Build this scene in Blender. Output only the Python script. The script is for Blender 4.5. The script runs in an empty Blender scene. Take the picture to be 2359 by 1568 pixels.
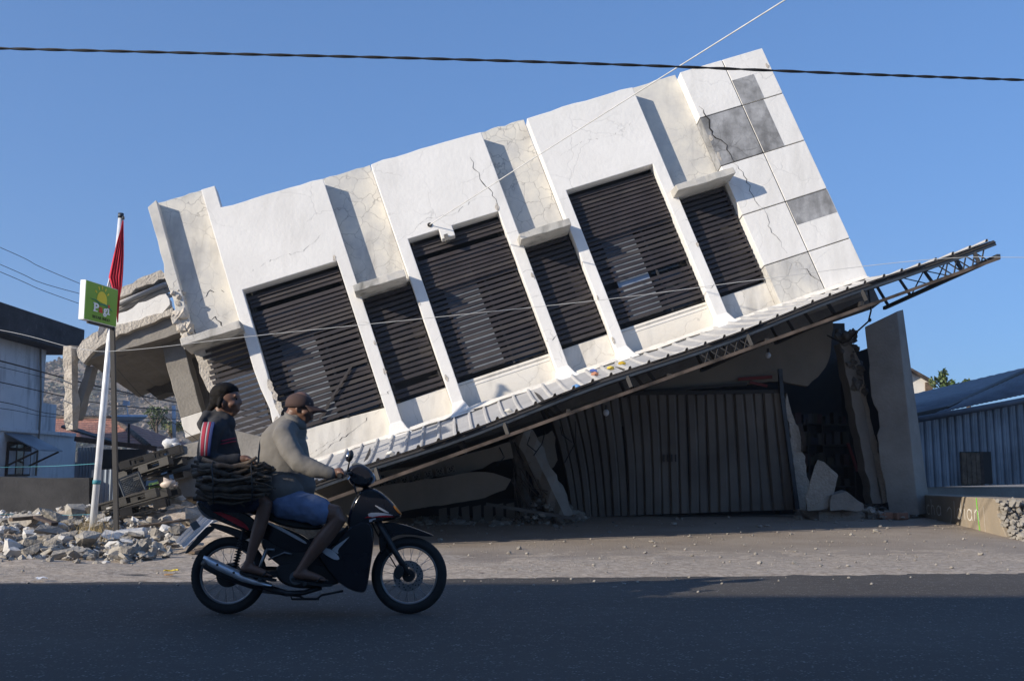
import bpy, bmesh, math, random
import numpy as np
from mathutils import Vector, Matrix, noise
rnd = random.Random(7)
sc = bpy.context.scene
COL = sc.collection
# ------------------------------------------------------------------ camera, sky, sun, exposure
CAMH = 1.02; PITCH = math.radians(7.552); FPX = 2293.0; CX, CY = 1179.0, 784.0
cam = bpy.data.cameras.new('camera'); cam.lens = 35.0; cam.sensor_width = 36.0; cam.sensor_fit = 'HORIZONTAL'
cam.clip_start = 0.05; cam.clip_end = 5000
camo = bpy.data.objects.new('camera', cam); COL.objects.link(camo)
camo.location = (0, 0, CAMH); camo.rotation_euler = (math.pi / 2 + PITCH, 0, 0)
sc.camera = camo
L = Vector((0.81, 0.48, -0.325)).normalized()          # direction in which the sunlight travels
w = bpy.data.worlds.new('World'); sc.world = w; w.use_nodes = True
nt = w.node_tree; bg = nt.nodes['Background']
sky = nt.nodes.new('ShaderNodeTexSky'); sky.sky_type = 'NISHITA'; sky.sun_disc = False
sky.sun_elevation = math.asin(-L.z); sky.sun_rotation = math.atan2(-L.x, -L.y)
sky.altitude = 0; sky.air_density = 1.0; sky.dust_density = 1.0; sky.ozone_density = 6.5
gmn = nt.nodes.new('ShaderNodeGamma'); gmn.inputs[1].default_value = 0.55; nt.links.new(sky.outputs[0], gmn.inputs[0])   # film-like response of the whole sky
mxn = nt.nodes.new('ShaderNodeMix'); mxn.data_type = 'RGBA'; mxn.blend_type = 'MULTIPLY'; mxn.inputs[0].default_value = 1.0; mxn.inputs[7].default_value = (0.82, 1.16, 1.66, 1)
nt.links.new(gmn.outputs[0], mxn.inputs[6]); nt.links.new(mxn.outputs[2], bg.inputs[0]); bg.inputs[1].default_value = 0.15
sun = bpy.data.lights.new('sun', 'SUN'); sun.energy = 4.8; sun.angle = math.radians(0.5); sun.color = (1.0, 0.9, 0.76)
suno = bpy.data.objects.new('sun', sun); COL.objects.link(suno); suno.location = (-30, -25, 20)
suno.rotation_euler = L.to_track_quat('-Z', 'Y').to_euler()
sc.view_settings.view_transform = 'Standard'; sc.view_settings.look = 'None'
sc.view_settings.exposure = 0.4; sc.view_settings.gamma = 1.0

# ------------------------------------------------------------------ picture-to-place helpers (pixels of a 2358 x 1568 view)
cP, sP = math.cos(PITCH), math.sin(PITCH)
CAM = Vector((0, 0, CAMH))
def ray(px, py):
    x, y = (px - CX) / FPX, (py - CY) / FPX
    return Vector((x, cP + y * sP, sP - y * cP))
def at(px, py, Y):                       # the point at world depth Y seen at that pixel
    d = ray(px, py); return CAM + d * (Y / d.y)
def sstep(a, b, x):
    t = min(1, max(0, (x - a) / (b - a))); return t * t * (3 - 2 * t)
def gz(x, y):                            # height of the ground: the forecourt rises a little towards the gate
    return 0.2 * sstep(12.5, 19.0, y) - 0.0
def gp(px, py):                          # ground point at that pixel
    d = ray(px, py); z = 0.0
    for _ in range(30):
        P = CAM + d * ((z - CAMH) / d.z); z = 0.5 * z + 0.5 * gz(P.x, P.y)
    P = CAM + d * ((z - CAMH) / d.z); P.z = gz(P.x, P.y); return P
# the tilted upper storey: origin, axes (u along, v down, w out towards the street)
S = 0.78
O_ = CAM + S * (Vector((-4.52656585, 23.13384318, 7.99453842)) - CAM)
U_ = Vector((0.94258613, 0.08991791, 0.32163046)); V_ = Vector((0.33061726, -0.11525947, -0.93670032)); N_ = Vector((0.04715518, -0.98925731, 0.13837039))
def fac(u, v, w=0.0): return O_ + (U_ * u + V_ * v + N_ * w) * S
def fuv(px, py, w=0.0):
    d = ray(px, py); t = ((O_ + N_ * (w * S) - CAM).dot(N_)) / d.dot(N_); q = (CAM + d * t - O_) / S
    return q.dot(U_), q.dot(V_)
def fpx(px, py, w=0.0): return fac(*fuv(px, py, w), w)

# ------------------------------------------------------------------ object helpers
WL = {}                                   # world position of every object's origin
def tag(o, label=None, cat=None, group=None, kind=None):
    if label: o['label'] = label
    if cat: o['category'] = cat
    if group: o['group'] = group
    if kind: o['kind'] = kind
    return o
def thing(name, loc, label, cat, group=None):
    o = bpy.data.objects.new(name, None); COL.objects.link(o); loc = Vector(loc); o.location = loc
    o.empty_display_size = 0.2; WL[o] = loc.copy()
    return tag(o, label, cat, group)
class MB:
    def __init__(s): s.v = []; s.f = []; s.mi = []; s.sm = []
    def add(s, vs, fs, mi=0, smooth=False):
        b = len(s.v); s.v += [Vector(v) for v in vs]
        for f in fs: s.f.append([b + i for i in f]); s.mi.append(mi); s.sm.append(smooth)
        return s
    def box(s, o, a, b, c, mi=0):
        o, a, b, c = Vector(o), Vector(a), Vector(b), Vector(c)
        vs = [o, o + a, o + a + b, o + b, o + c, o + a + c, o + a + b + c, o + b + c]
        return s.add(vs, [(0, 3, 2, 1), (4, 5, 6, 7), (0, 1, 5, 4), (1, 2, 6, 5), (2, 3, 7, 6), (3, 0, 4, 7)], mi)
    def abox(s, x0, x1, y0, y1, z0, z1, mi=0):
        return s.box((x0, y0, z0), (x1 - x0, 0, 0), (0, y1 - y0, 0), (0, 0, z1 - z0), mi)
    def fbox(s, u0, u1, v0, v1, w0, w1, mi=0):
        return s.box(fac(u0, v0, w0), U_ * (u1 - u0) * S, V_ * (v1 - v0) * S, N_ * (w1 - w0) * S, mi)
    def prism(s, poly, ext, mi=0):
        poly = [Vector(p) for p in poly]; ext = Vector(ext); n = len(poly)
        return s.add(poly + [p + ext for p in poly], [list(range(n - 1, -1, -1)), list(range(n, 2 * n))] + [(i, (i + 1) % n, n + (i + 1) % n, n + i) for i in range(n)], mi)
    def loft(s, rings, mi=0, smooth=True, caps=True, closed=True):
        n = len(rings[0]); vs = [p for r in rings for p in r]; fs = []
        for k in range(len(rings) - 1):
            for i in range(n if closed else n - 1):
                j = (i + 1) % n; fs.append((k * n + i, k * n + j, (k + 1) * n + j, (k + 1) * n + i))
        s.add(vs, fs, mi, smooth)
        if caps and closed:
            b = len(s.v) - len(vs)
            s.f.append([b + i for i in range(n - 1, -1, -1)]); s.mi.append(mi); s.sm.append(False)
            s.f.append([b + (len(rings) - 1) * n + i for i in range(n)]); s.mi.append(mi); s.sm.append(False)
        return s
    def tube(s, path, r, n=8, mi=0, smooth=True, caps=True, rot=0.0, flat=1.0):
        path = [Vector(p) for p in path]; rs = r if isinstance(r, (list, tuple)) else [r] * len(path)
        rings = []; up = None
        for i, p in enumerate(path):
            t = (path[min(i + 1, len(path) - 1)] - path[max(i - 1, 0)]).normalized()
            if up is None: up = Vector((0, 0, 1)) if abs(t.z) < 0.9 else Vector((0, 1, 0))
            a = t.cross(up); a = a.normalized() if a.length > 1e-6 else t.orthogonal().normalized()
            b = a.cross(t).normalized(); up = b
            rings.append([p + (a * math.cos(rot + 2 * math.pi * k / n) + b * math.sin(rot + 2 * math.pi * k / n) * flat) * rs[i] for k in range(n)])
        return s.loft(rings, mi, smooth, caps)
    def bar(s, a, b, wd, ht=None, mi=0):
        ht = ht or wd; return s.tube([a, b], 1.0, 4, mi, False, True, math.pi / 4) if False else s._bar(Vector(a), Vector(b), wd, ht, mi)
    def _bar(s, a, b, wd, ht, mi):
        t = (b - a).normalized(); up = Vector((0, 0, 1)) if abs(t.z) < 0.95 else Vector((0, 1, 0))
        x = t.cross(up).normalized(); y = x.cross(t)
        return s.box(a - x * wd / 2 - y * ht / 2, x * wd, b - a, y * ht, mi)
    def blob(s, c, r, seed=0, rough=0.35, sub=1, scale=(1, 1, 1), mi=0, smooth=False, rotm=None):
        bm = bmesh.new(); bmesh.ops.create_icosphere(bm, subdivisions=sub, radius=1.0)
        vs = []
        for v in bm.verts:
            n = v.co.copy(); k = 1 + rough * noise.noise(n * 1.7 + Vector((seed * 3.1, seed * 1.7, seed)))
            q = Vector((n.x * k * scale[0], n.y * k * scale[1], n.z * k * scale[2])) * r
            vs.append((rotm @ q if rotm else q) + Vector(c))
        bm.verts.index_update(); fs = [[v.index for v in f.verts] for f in bm.faces]; bm.free()
        return s.add(vs, fs, mi, smooth)
    def build(s, name, mats, parent=None, label=None, cat=None, group=None, kind=None, bevel=0, weld=False, origin=None, recalc=True, smooth_angle=None):
        if not isinstance(mats, (list, tuple)): mats = [mats]
        V = s.v
        lo = Vector((min(v.x for v in V), min(v.y for v in V), min(v.z for v in V))); hi = Vector((max(v.x for v in V), max(v.y for v in V), max(v.z for v in V)))
        c = Vector(origin) if origin is not None else Vector(((lo.x + hi.x) / 2, (lo.y + hi.y) / 2, lo.z if parent is None else (lo.z + hi.z) / 2))
        me = bpy.data.meshes.new(name); me.from_pydata([v - c for v in V], [], s.f)
        for m in mats: me.materials.append(m)
        me.polygons.foreach_set('material_index', s.mi); me.polygons.foreach_set('use_smooth', s.sm)
        if recalc or weld:
            bm = bmesh.new(); bm.from_mesh(me)
            if weld: bmesh.ops.remove_doubles(bm, verts=bm.verts, dist=1e-4)
            if recalc: bmesh.ops.recalc_face_normals(bm, faces=bm.faces)
            bm.to_mesh(me); bm.free()
        me.update()
        return link(name, me, c, parent, label, cat, group, kind, bevel)
def link(name, me, c, parent=None, label=None, cat=None, group=None, kind=None, bevel=0):
    o = bpy.data.objects.new(name, me); COL.objects.link(o); c = Vector(c)
    if parent is not None: o.parent = parent; o.location = c - WL[parent]
    else: o.location = c
    WL[o] = c
    if bevel:
        b = o.modifiers.new('bevel', 'BEVEL'); b.width = bevel; b.segments = 2; b.limit_method = 'ANGLE'; b.angle_limit = math.radians(40)
    return tag(o, label, cat, group, kind)
def share(src, name, c, parent=None, rot=None, **k):          # another object with the same mesh
    o = link(name, src.data, c, parent, **k)
    if rot: o.rotation_euler = rot
    for m in src.modifiers:
        if m.type == 'BEVEL':
            b = o.modifiers.new('bevel', 'BEVEL'); b.width = m.width; b.segments = 2; b.limit_method = 'ANGLE'; b.angle_limit = m.angle_limit
    return o
def jag(pts, amp, step, seed=0, dirs=None):                   # a polyline broken up into a ragged one (3-D points)
    r = random.Random(seed); out = []
    for i in range(len(pts) - 1):
        a, b = Vector(pts[i]), Vector(pts[i + 1]); n = max(1, int((b - a).length / step)); t = (b - a).normalized()
        d = (dirs or Vector((0, 1, 0))).cross(t)
        for k in range(n): out.append(a.lerp(b, k / n) + (d * r.uniform(-amp, amp) if (k or i) else Vector()))
    out.append(Vector(pts[-1])); return out

# ------------------------------------------------------------------ materials
def lin(c): return tuple(((x / 255) / 12.92 if x / 255 <= 0.04045 else ((x / 255 + 0.055) / 1.055) ** 2.4) for x in c)
def nodes(name):
    m = bpy.data.materials.new(name); m.use_nodes = True; t = m.node_tree
    return m, t, t.nodes['Principled BSDF']
def N(t, typ, **k):
    n = t.nodes.new(typ)
    for a, b in k.items():
        if a.startswith('i_'): n.inputs[a[2:].replace('_', ' ')].default_value = b
        else: setattr(n, a, b)
    return n
def ramp(t, src, stops):
    r = t.nodes.new('ShaderNodeValToRGB'); e = r.color_ramp.elements
    while len(e) < len(stops): e.new(0.5)
    for i, (p, c) in enumerate(stops): e[i].position = p; e[i].color = (*c, 1) if len(c) == 3 else c
    t.links.new(src, r.inputs[0]); return r.outputs[0]
def mixc(t, fac_, a, b, mode='MIX'):
    m = t.nodes.new('ShaderNodeMix'); m.data_type = 'RGBA'; m.blend_type = mode
    for i, x in ((0, fac_), (6, a), (7, b)):
        if hasattr(x, 'links'): t.links.new(x, m.inputs[i])
        else: m.inputs[i].default_value = (*x, 1) if isinstance(x, tuple) and len(x) == 3 else x
    return m.outputs[2]
def tex(t, typ, scale, coord, **k):
    n = N(t, 'ShaderNodeTex' + typ, **k); n.inputs['Scale'].default_value = scale; t.links.new(coord, n.inputs['Vector']); return n
def pos(t, stretch=None, obj=False):
    if obj: o = N(t, 'ShaderNodeTexCoord').outputs['Object']
    else: o = N(t, 'ShaderNodeNewGeometry').outputs['Position']
    if stretch is not None:
        mp = N(t, 'ShaderNodeMapping'); mp.inputs['Scale'].default_value = stretch; t.links.new(o, mp.inputs[0]); o = mp.outputs[0]
    return o
def bump(t, b, h, strength=0.3, dist=0.02):
    n = N(t, 'ShaderNodeBump'); n.inputs['Strength'].default_value = strength; n.inputs['Distance'].default_value = dist
    t.links.new(h, n.inputs['Height']); t.links.new(n.outputs[0], b.inputs['Normal'])
def simple(name, col, rough=0.6, metal=0.0, var=0.12, vscale=6.0, bstr=0.0, bscale=40.0, obj=False, spec=None):
    m, t, b = nodes(name); P = pos(t, obj=obj)
    n = tex(t, 'Noise', vscale, P); n.inputs['Detail'].default_value = 5
    c = ramp(t, n.outputs['Fac'], [(0.3, tuple(x * (1 - var) for x in col)), (0.7, tuple(min(1, x * (1 + var)) for x in col))])
    t.links.new(c, b.inputs['Base Color']); b.inputs['Roughness'].default_value = rough; b.inputs['Metallic'].default_value = metal
    if spec is not None: b.inputs['Specular IOR Level'].default_value = spec
    if bstr:
        n2 = tex(t, 'Noise', bscale, P); n2.inputs['Detail'].default_value = 4; bump(t, b, n2.outputs['Fac'], bstr, 0.01)
    return m
def plaster(name, col, col2, crack=0.5, cscale=2.2, dirt=(0.3, 0.28, 0.25), damt=0.35, ccol=(0.25, 0.23, 0.2), cwid=0.012, rough=0.9, vsc=0.9):
    m, t, b = nodes(name); P = pos(t)
    n = tex(t, 'Noise', vsc, P); n.inputs['Detail'].default_value = 8; n.inputs['Roughness'].default_value = 0.65
    c = ramp(t, n.outputs['Fac'], [(0.35, col), (0.65, col2)])
    # rain streaks and grime with a shape of their own
    st = tex(t, 'Noise', 1.0, pos(t, (5.0, 5.0, 0.7))); st.inputs['Detail'].default_value = 7
    n3 = tex(t, 'Noise', 0.8, P); n3.inputs['Detail'].default_value = 4
    mu = N(t, 'ShaderNodeMath', operation='MULTIPLY'); t.links.new(st.outputs['Fac'], mu.inputs[0]); t.links.new(n3.outputs['Fac'], mu.inputs[1])
    f = ramp(t, mu.outputs[0], [(0.26, (0, 0, 0)), (0.42, (damt, damt, damt))])
    c = mixc(t, f, c, dirt)
    # hairline crazing
    wob = tex(t, 'Noise', 3.0, P); wob.inputs['Detail'].default_value = 3
    va = N(t, 'ShaderNodeVectorMath', operation='MULTIPLY_ADD'); t.links.new(wob.outputs['Color'], va.inputs[0]); va.inputs[1].default_value = (0.35, 0.35, 0.35); t.links.new(P, va.inputs[2])
    vo = tex(t, 'Voronoi', cscale, va.outputs[0], feature='DISTANCE_TO_EDGE')
    k = ramp(t, vo.outputs['Distance'], [(0.0, (1, 1, 1)), (cwid, (0, 0, 0))])
    n4 = tex(t, 'Noise', 0.55, P); n4.inputs['Detail'].default_value = 3
    k2 = ramp(t, n4.outputs['Fac'], [(0.36 if crack > .6 else 0.44, (0, 0, 0)), (0.52, (crack, crack, crack))])
    mk = N(t, 'ShaderNodeMath', operation='MULTIPLY'); t.links.new(k, mk.inputs[0]); t.links.new(k2, mk.inputs[1])
    c = mixc(t, mk.outputs[0], c, ccol)
    t.links.new(c, b.inputs['Base Color']); b.inputs['Roughness'].default_value = rough; b.inputs['Specular IOR Level'].default_value = 0.25
    n5 = tex(t, 'Noise', 14.0, P); n5.inputs['Detail'].default_value = 6
    sb = N(t, 'ShaderNodeMath', operation='SUBTRACT'); t.links.new(n5.outputs['Fac'], sb.inputs[0]); t.links.new(mk.outputs[0], sb.inputs[1])
    bump(t, b, sb.outputs[0], 0.25, 0.02)
    return m
def concrete(name, a, b_, scale=2.0, bstr=0.5, spots=0.0, scol=(0.6, 0.58, 0.55)):
    m, t, b = nodes(name); P = pos(t)
    n = tex(t, 'Noise', scale, P); n.inputs['Detail'].default_value = 9; n.inputs['Roughness'].default_value = 0.68
    c = ramp(t, n.outputs['Fac'], [(0.3, a), (0.7, b_)])
    if spots:
        n2 = tex(t, 'Noise', scale * 9, P); n2.inputs['Detail'].default_value = 3
        f = ramp(t, n2.outputs['Fac'], [(0.62, (0, 0, 0)), (0.68, (spots, spots, spots))]); c = mixc(t, f, c, scol)
    t.links.new(c, b.inputs['Base Color']); b.inputs['Roughness'].default_value = 0.92; b.inputs['Specular IOR Level'].default_value = 0.2
    n3 = tex(t, 'Noise', 22.0, P); n3.inputs['Detail'].default_value = 8; bump(t, b, n3.outputs['Fac'], bstr, 0.03)
    return m
M = {}
M['white'] = plaster('white_paint', (0.79, 0.768, 0.73), (0.715, 0.695, 0.66), 0.45, 0.9, damt=0.3, cwid=0.007, ccol=(.42, .41, .39), dirt=(.5, .48, .44))
M['cream'] = plaster('cream_plaster', (0.67, 0.635, 0.56), (0.5, 0.49, 0.47), 1.0, 3.2, damt=0.45, cwid=0.022, ccol=(.36,.345,.32), vsc=1.6)
M['spandrel'] = plaster('spandrel_plaster', (0.74, 0.69, 0.6), (0.66, 0.64, 0.6), 0.4, 1.1, damt=0.45, cwid=0.008)
M['grey_patch'] = plaster('grey_patch', (0.19, 0.19, 0.19), (0.4, 0.4, 0.405), 0.5, 3.0, dirt=(.08, .08, .08), damt=0.7, cwid=.04, vsc=2.5, ccol=(.09, .09, .09))
M['visor'] = plaster('visor_concrete', (0.55, 0.52, 0.47), (0.38, 0.37, 0.34), 0.7, 4.0, dirt=(.1, .1, .09), damt=0.9)
M['rough'] = concrete('broken_concrete', (0.36, 0.32, 0.27), (0.6, 0.55, 0.48), 5.0, 1.0, 0.5)
M['conc'] = concrete('grey_concrete', (0.2, 0.185, 0.165), (0.32, 0.3, 0.27), 1.2, 0.35)
M['conc_dark'] = concrete('dark_concrete', (0.1, 0.095, 0.09), (0.2, 0.19, 0.175), 1.5, 0.35)
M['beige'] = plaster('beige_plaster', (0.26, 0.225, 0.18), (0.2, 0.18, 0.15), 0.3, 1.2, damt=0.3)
M['inner'] = simple('interior_shade', (0.035, 0.033, 0.032), 0.9)  # near-black: the shade of interiors and openings is put into the colour
M['slat'] = simple('brown_slat', (0.03, 0.024, 0.024), 0.55, var=0.25, vscale=3)
M['slat2'] = simple('brown_slat_faded', (0.042, 0.035, 0.033), 0.6, var=0.25, vscale=3)
M['glass'] = simple('window_glass', (0.02, 0.025, 0.03), 0.08, var=0.05)
M['curtain'] = simple('pale_curtain', (0.5, 0.55, 0.62), 0.8, var=0.1)
M['roofmetal'] = simple('zinc_roof', (0.45, 0.445, 0.44), 0.5, 0.2, var=0.12, vscale=2.5)
M['steel'] = simple('painted_steel', (0.05, 0.06, 0.072), 0.5, 0.3, var=0.3, vscale=5)
M['rust'] = simple('rusty_steel', (0.085, 0.065, 0.052), 0.8, 0.1, var=0.7, vscale=4)
M['pane'] = simple('painted_sky_pane', (0.3, 0.34, 0.4), 0.4, 0.3, var=0.15)  # pale blue-grey colour stands in for sky reflected in the glass
M['darksteel'] = simple('dark_steel', (0.035, 0.033, 0.032), 0.6, 0.2)
M['gate'] = simple('gate_steel', (0.135, 0.118, 0.1), 0.65, 0.0, var=0.25, vscale=1.2)
M['wire_dark'] = simple('black_cable', (0.012, 0.012, 0.013), 0.6)
M['wire_light'] = simple('pale_cord', (0.6, 0.6, 0.58), 0.7)
M['red'] = simple('red_paint', (0.16, 0.015, 0.015), 0.6)
M['mortar'] = simple('joint', (0.07, 0.068, 0.065), 0.95)
M['crack'] = simple('crack_shadow', (0.03, 0.028, 0.026), 1.0)
# ------------------------------------------------------------------ ground
def grid_sheet(x0, x1, y0, y1, nx, ny, zf):
    mb = MB(); vs = []; fs = []
    for j in range(ny + 1):
        for i in range(nx + 1):
            x = x0 + (x1 - x0) * i / nx; y = y0 + (y1 - y0) * j / ny; vs.append((x, y, zf(x, y)))
    for j in range(ny):
        for i in range(nx): a = j * (nx + 1) + i; fs.append((a, a + 1, a + nx + 2, a + nx + 1))
    return mb.add(vs, fs, 0, True)
def fbm(x, y, s=1.0, seed=0.0): return noise.fractal(Vector((x * s, y * s, seed)), 1.0, 2.0, 4)
def roadedge(x): return 9.95 + 0.09 * x + 0.10 * fbm(x, 0, 0.8, 3) + 0.05 * fbm(x, 0, 4, 9)
m, t, b = nodes('dirt_ground'); P = pos(t)
n1 = tex(t, 'Noise', 0.5, P); n1.inputs['Detail'].default_value = 9; n1.inputs['Roughness'].default_value = 0.7
c = ramp(t, n1.outputs['Fac'], [(0.3, (0.22, 0.19, 0.155)), (0.7, (0.34, 0.3, 0.25))])
n2 = tex(t, 'Noise', 30, P); n2.inputs['Detail'].default_value = 6
c = mixc(t, ramp(t, n2.outputs['Fac'], [(0.55, (0, 0, 0)), (0.72, (.6, .6, .6))]), c, (0.36, 0.33, 0.29))
t.links.new(c, b.inputs['Base Color']); b.inputs['Roughness'].default_value = 0.95; b.inputs['Specular IOR Level'].default_value = 0.15
bump(t, b, n2.outputs['Fac'], 0.7, 0.04); M['dirt'] = m
m, t, b = nodes('gravel'); P = pos(t)
v = tex(t, 'Voronoi', 26, P); n2 = tex(t, 'Noise', 9, P); n2.inputs['Detail'].default_value = 8
c = ramp(t, n2.outputs['Fac'], [(0.3, (0.31, 0.25, 0.195)), (0.7, (0.5, 0.42, 0.34))])
sx = N(t, 'ShaderNodeSeparateColor'); t.links.new(v.outputs['Color'], sx.inputs[0]); c = mixc(t, 0.45, c, ramp(t, sx.outputs[0], [(0.0, (0.18, 0.14, 0.1)), (1.0, (0.55, 0.47, 0.38))]))
t.links.new(c, b.inputs['Base Color']); b.inputs['Roughness'].default_value = 0.95
n5 = tex(t, 'Noise', 34, P); n5.inputs['Detail'].default_value = 6; n5.inputs['Roughness'].default_value = .7; bump(t, b, n5.outputs['Fac'], 0.55, 0.03); M['gravel'] = m
m, t, b = nodes('asphalt'); P = pos(t)
n1 = tex(t, 'Noise', 0.35, pos(t, (0.35, 1.2, 1))); n1.inputs['Detail'].default_value = 6
c = ramp(t, n1.outputs['Fac'], [(0.3, (0.068, 0.06, 0.054)), (0.7, (0.1, 0.09, 0.08))])
v = tex(t, 'Voronoi', 42, P); f = ramp(t, v.outputs['Distance'], [(0.12, (1, 1, 1)), (0.36, (0, 0, 0))])
n3 = tex(t, 'Noise', 11, P); n3.inputs['Detail'].default_value = 4
k = ramp(t, n3.outputs['Fac'], [(0.44, (0, 0, 0)), (0.64, (.9, .9, .9))])
mm = N(t, 'ShaderNodeMath', operation='MULTIPLY'); t.links.new(f, mm.inputs[0]); t.links.new(k, mm.inputs[1])
c = mixc(t, mm.outputs[0], c, (0.36, 0.35, 0.33))
dn = tex(t, 'Noise', 0.9, pos(t, (0.5, 1.0, 1))); dn.inputs['Detail'].default_value = 8; dn.inputs['Roughness'].default_value = .7
c = mixc(t, ramp(t, dn.outputs['Fac'], [(0.5, (0, 0, 0)), (0.75, (.35, .35, .35))]), c, (0.13, 0.12, 0.11))
t.links.new(c, b.inputs['Base Color']); b.inputs['Roughness'].default_value = 0.85; b.inputs['Specular IOR Level'].default_value = 0.3
n4 = tex(t, 'Noise', 120, P); n4.inputs['Detail'].default_value = 3; bump(t, b, n4.outputs['Fac'], 0.6, 0.015); M['asphalt'] = m

g = MB()   # near field with relief, then a wide apron out to the horizon
sheet = grid_sheet(-40, 40, -16, 60, 160, 152, lambda x, y: gz(x, y) - 0.03 + (0.02 * fbm(x, y, 0.7) if y > 10 else 0) - (0.06 if y < 10.6 else 0))
sheet.add([(-3000, -600, -0.4), (3000, -600, -0.4), (3000, 4000, -0.4), (-3000, 4000, -0.4)], [(0, 1, 2, 3)])
sheet.build('ground', M['dirt'], kind='structure', recalc=False)
# gravel shoulder and forecourt lie on it as separate sheets
def strip(x0, x1, nx, fy0, fy1, ny, zf):
    mb = MB(); vs = []; fs = []
    for j in range(ny + 1):
        for i in range(nx + 1):
            x = x0 + (x1 - x0) * i / nx; y = fy0(x) + (fy1(x) - fy0(x)) * j / ny; vs.append((x, y, zf(x, y)))
    for j in range(ny):
        for i in range(nx): a = j * (nx + 1) + i; fs.append((a, a + 1, a + nx + 2, a + nx + 1))
    return mb.add(vs, fs, 0, True)
strip(-30, 30, 400, lambda x: roadedge(x) - .5, lambda x: 13.0 + 0.05 * x, 60,
      lambda x, y: gz(x, y) - .035 + .047 * sstep(-.45, .2, y - roadedge(x)) + 0.03 * fbm(x, y, 1.6, 1) * sstep(0, .8, y - roadedge(x)) * (1 if x < 0.5 else .4) + 0.010 * fbm(x, y, 5, 2)).build('shoulder', M['gravel'], kind='structure', recalc=False)
m, t, b = nodes('forecourt'); P = pos(t)
n1 = tex(t, 'Noise', 0.7, P); n1.inputs['Detail'].default_value = 9; n1.inputs['Roughness'].default_value = 0.7
c = ramp(t, n1.outputs['Fac'], [(0.3, (0.26, 0.215, 0.175)), (0.7, (0.39, 0.335, 0.28))])
n2 = tex(t, 'Noise', 40, P); n2.inputs['Detail'].default_value = 5
c = mixc(t, ramp(t, n2.outputs['Fac'], [(0.6, (0, 0, 0)), (0.75, (.5, .5, .5))]), c, (0.38, 0.35, 0.31))
t.links.new(c, b.inputs['Base Color']); b.inputs['Roughness'].default_value = 0.9; b.inputs['Specular IOR Level'].default_value = 0.2
bump(t, b, n2.outputs['Fac'], 0.5, 0.03); M['forecourt'] = m
strip(-2.4, 14, 130, lambda x: 11.35 + 0.16 * x + 0.22 * fbm(x, 5, 0.9) + 0.1 * fbm(x, 3, 4), lambda x: 19.6, 40, lambda x, y: gz(x, y) + 0.012 - 0.045 * (1 - sstep(0, .45, y - (11.35 + .16 * x + .22 * fbm(x, 5, .9) + .1 * fbm(x, 3, 4)))) + 0.006 * fbm(x, y, 1.1)).build('forecourt', M['forecourt'], kind='structure', recalc=False)
strip(-60, 60, 400, lambda x: -1.2, lambda x: roadedge(x) + .7, 12, lambda x, y: 0.0 - 0.0035 * max(0, 4 - y)).build('road', M['asphalt'], kind='structure', recalc=False)
# pavement on the near side, behind the camera
MB().abox(-60, 60, -3.5, -1.2, -0.3, 0.12).build('pavement', M['conc'], kind='structure')

# ------------------------------------------------------------------ houses across the street (behind the camera; they shade the road)
def across(name, x0, x1, y1, h, roofh, label, mi):
    e = thing(name, ((x0 + x1) / 2, y1 - 3, 0), label, 'house', 'houses across the street')
    MB().abox(x0, x1, y1 - 7, y1, -0.3, h).build('wall', mi, e)
    rf = MB(); rf.prism([(x0 - .25, y1 + .5, h), (x0 - .25, y1 - 7.5, h), (x0 - .25, y1 - 3.5, h + roofh)], (x1 - x0 + .5, 0, 0)); rf.build('roof', M['rust'], e)
    d = MB(); d.abox((x0 + x1) / 2 - .5, (x0 + x1) / 2 + .5, y1 + .01, y1 + .06, 0, 2.1); d.build('door', M['slat'], e)
    for s in (-1, 1):
        xx = (x0 + x1) / 2 + s * (x1 - x0) * .3; MB().abox(xx - .6, xx + .6, y1 + .01, y1 + .05, 1, 2.1).build('window', M['glass'], e)
across('house_across', -52, -20.6, -3.5, 8.45, .15, 'long plastered two-storey house across the street behind the camera', M['beige'])
across('house_across', -19.4, 4.0, -3.5, 7.8, .5, 'shorter plastered house across the street right of the long one', M['spandrel'])
# ------------------------------------------------------------------ the collapsed shop building
B = thing('collapsed_building', (1.5, 19, 0.2), 'white two-storey shop building collapsed and tilted sideways onto its crushed ground floor', 'building')
def fprism(uv, w0, w1, mb=None, mi=0):
    mb = mb or MB(); return mb.prism([fac(u, v, w0) for u, v in uv], N_ * (w1 - w0) * S, mi)
def crackline(uv, wd, w, parent, seed=1, step=0.09, amp=0.05):
    r = random.Random(seed); pts = []
    for i in range(len(uv) - 1):
        a, b2 = Vector((*uv[i], 0)), Vector((*uv[i + 1], 0)); n = max(2, int((b2 - a).length / step))
        for k in range(n):
            q = a.lerp(b2, k / n); pts.append(q + Vector((r.uniform(-amp, amp), r.uniform(-amp, amp) * .5, 0)))
    pts.append(Vector((*uv[-1], 0))); n = len(pts); up = []; lo = []
    for i, q in enumerate(pts):
        k = wd * (0.25 + 0.75 * math.sin(math.pi * i / (n - 1))) * r.uniform(.4, 1.2)
        up.append(fac(q.x - k / 2, q.y, w)); lo.append(fac(q.x + k / 2, q.y, w))
    mb = MB(); mb.add(up + lo, [(i, i + 1, n + i + 1, n + i) for i in range(n - 1)]); return mb.build('crack', M['crack'], parent)
D_ = 0.34; BT = 6.46
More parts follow.
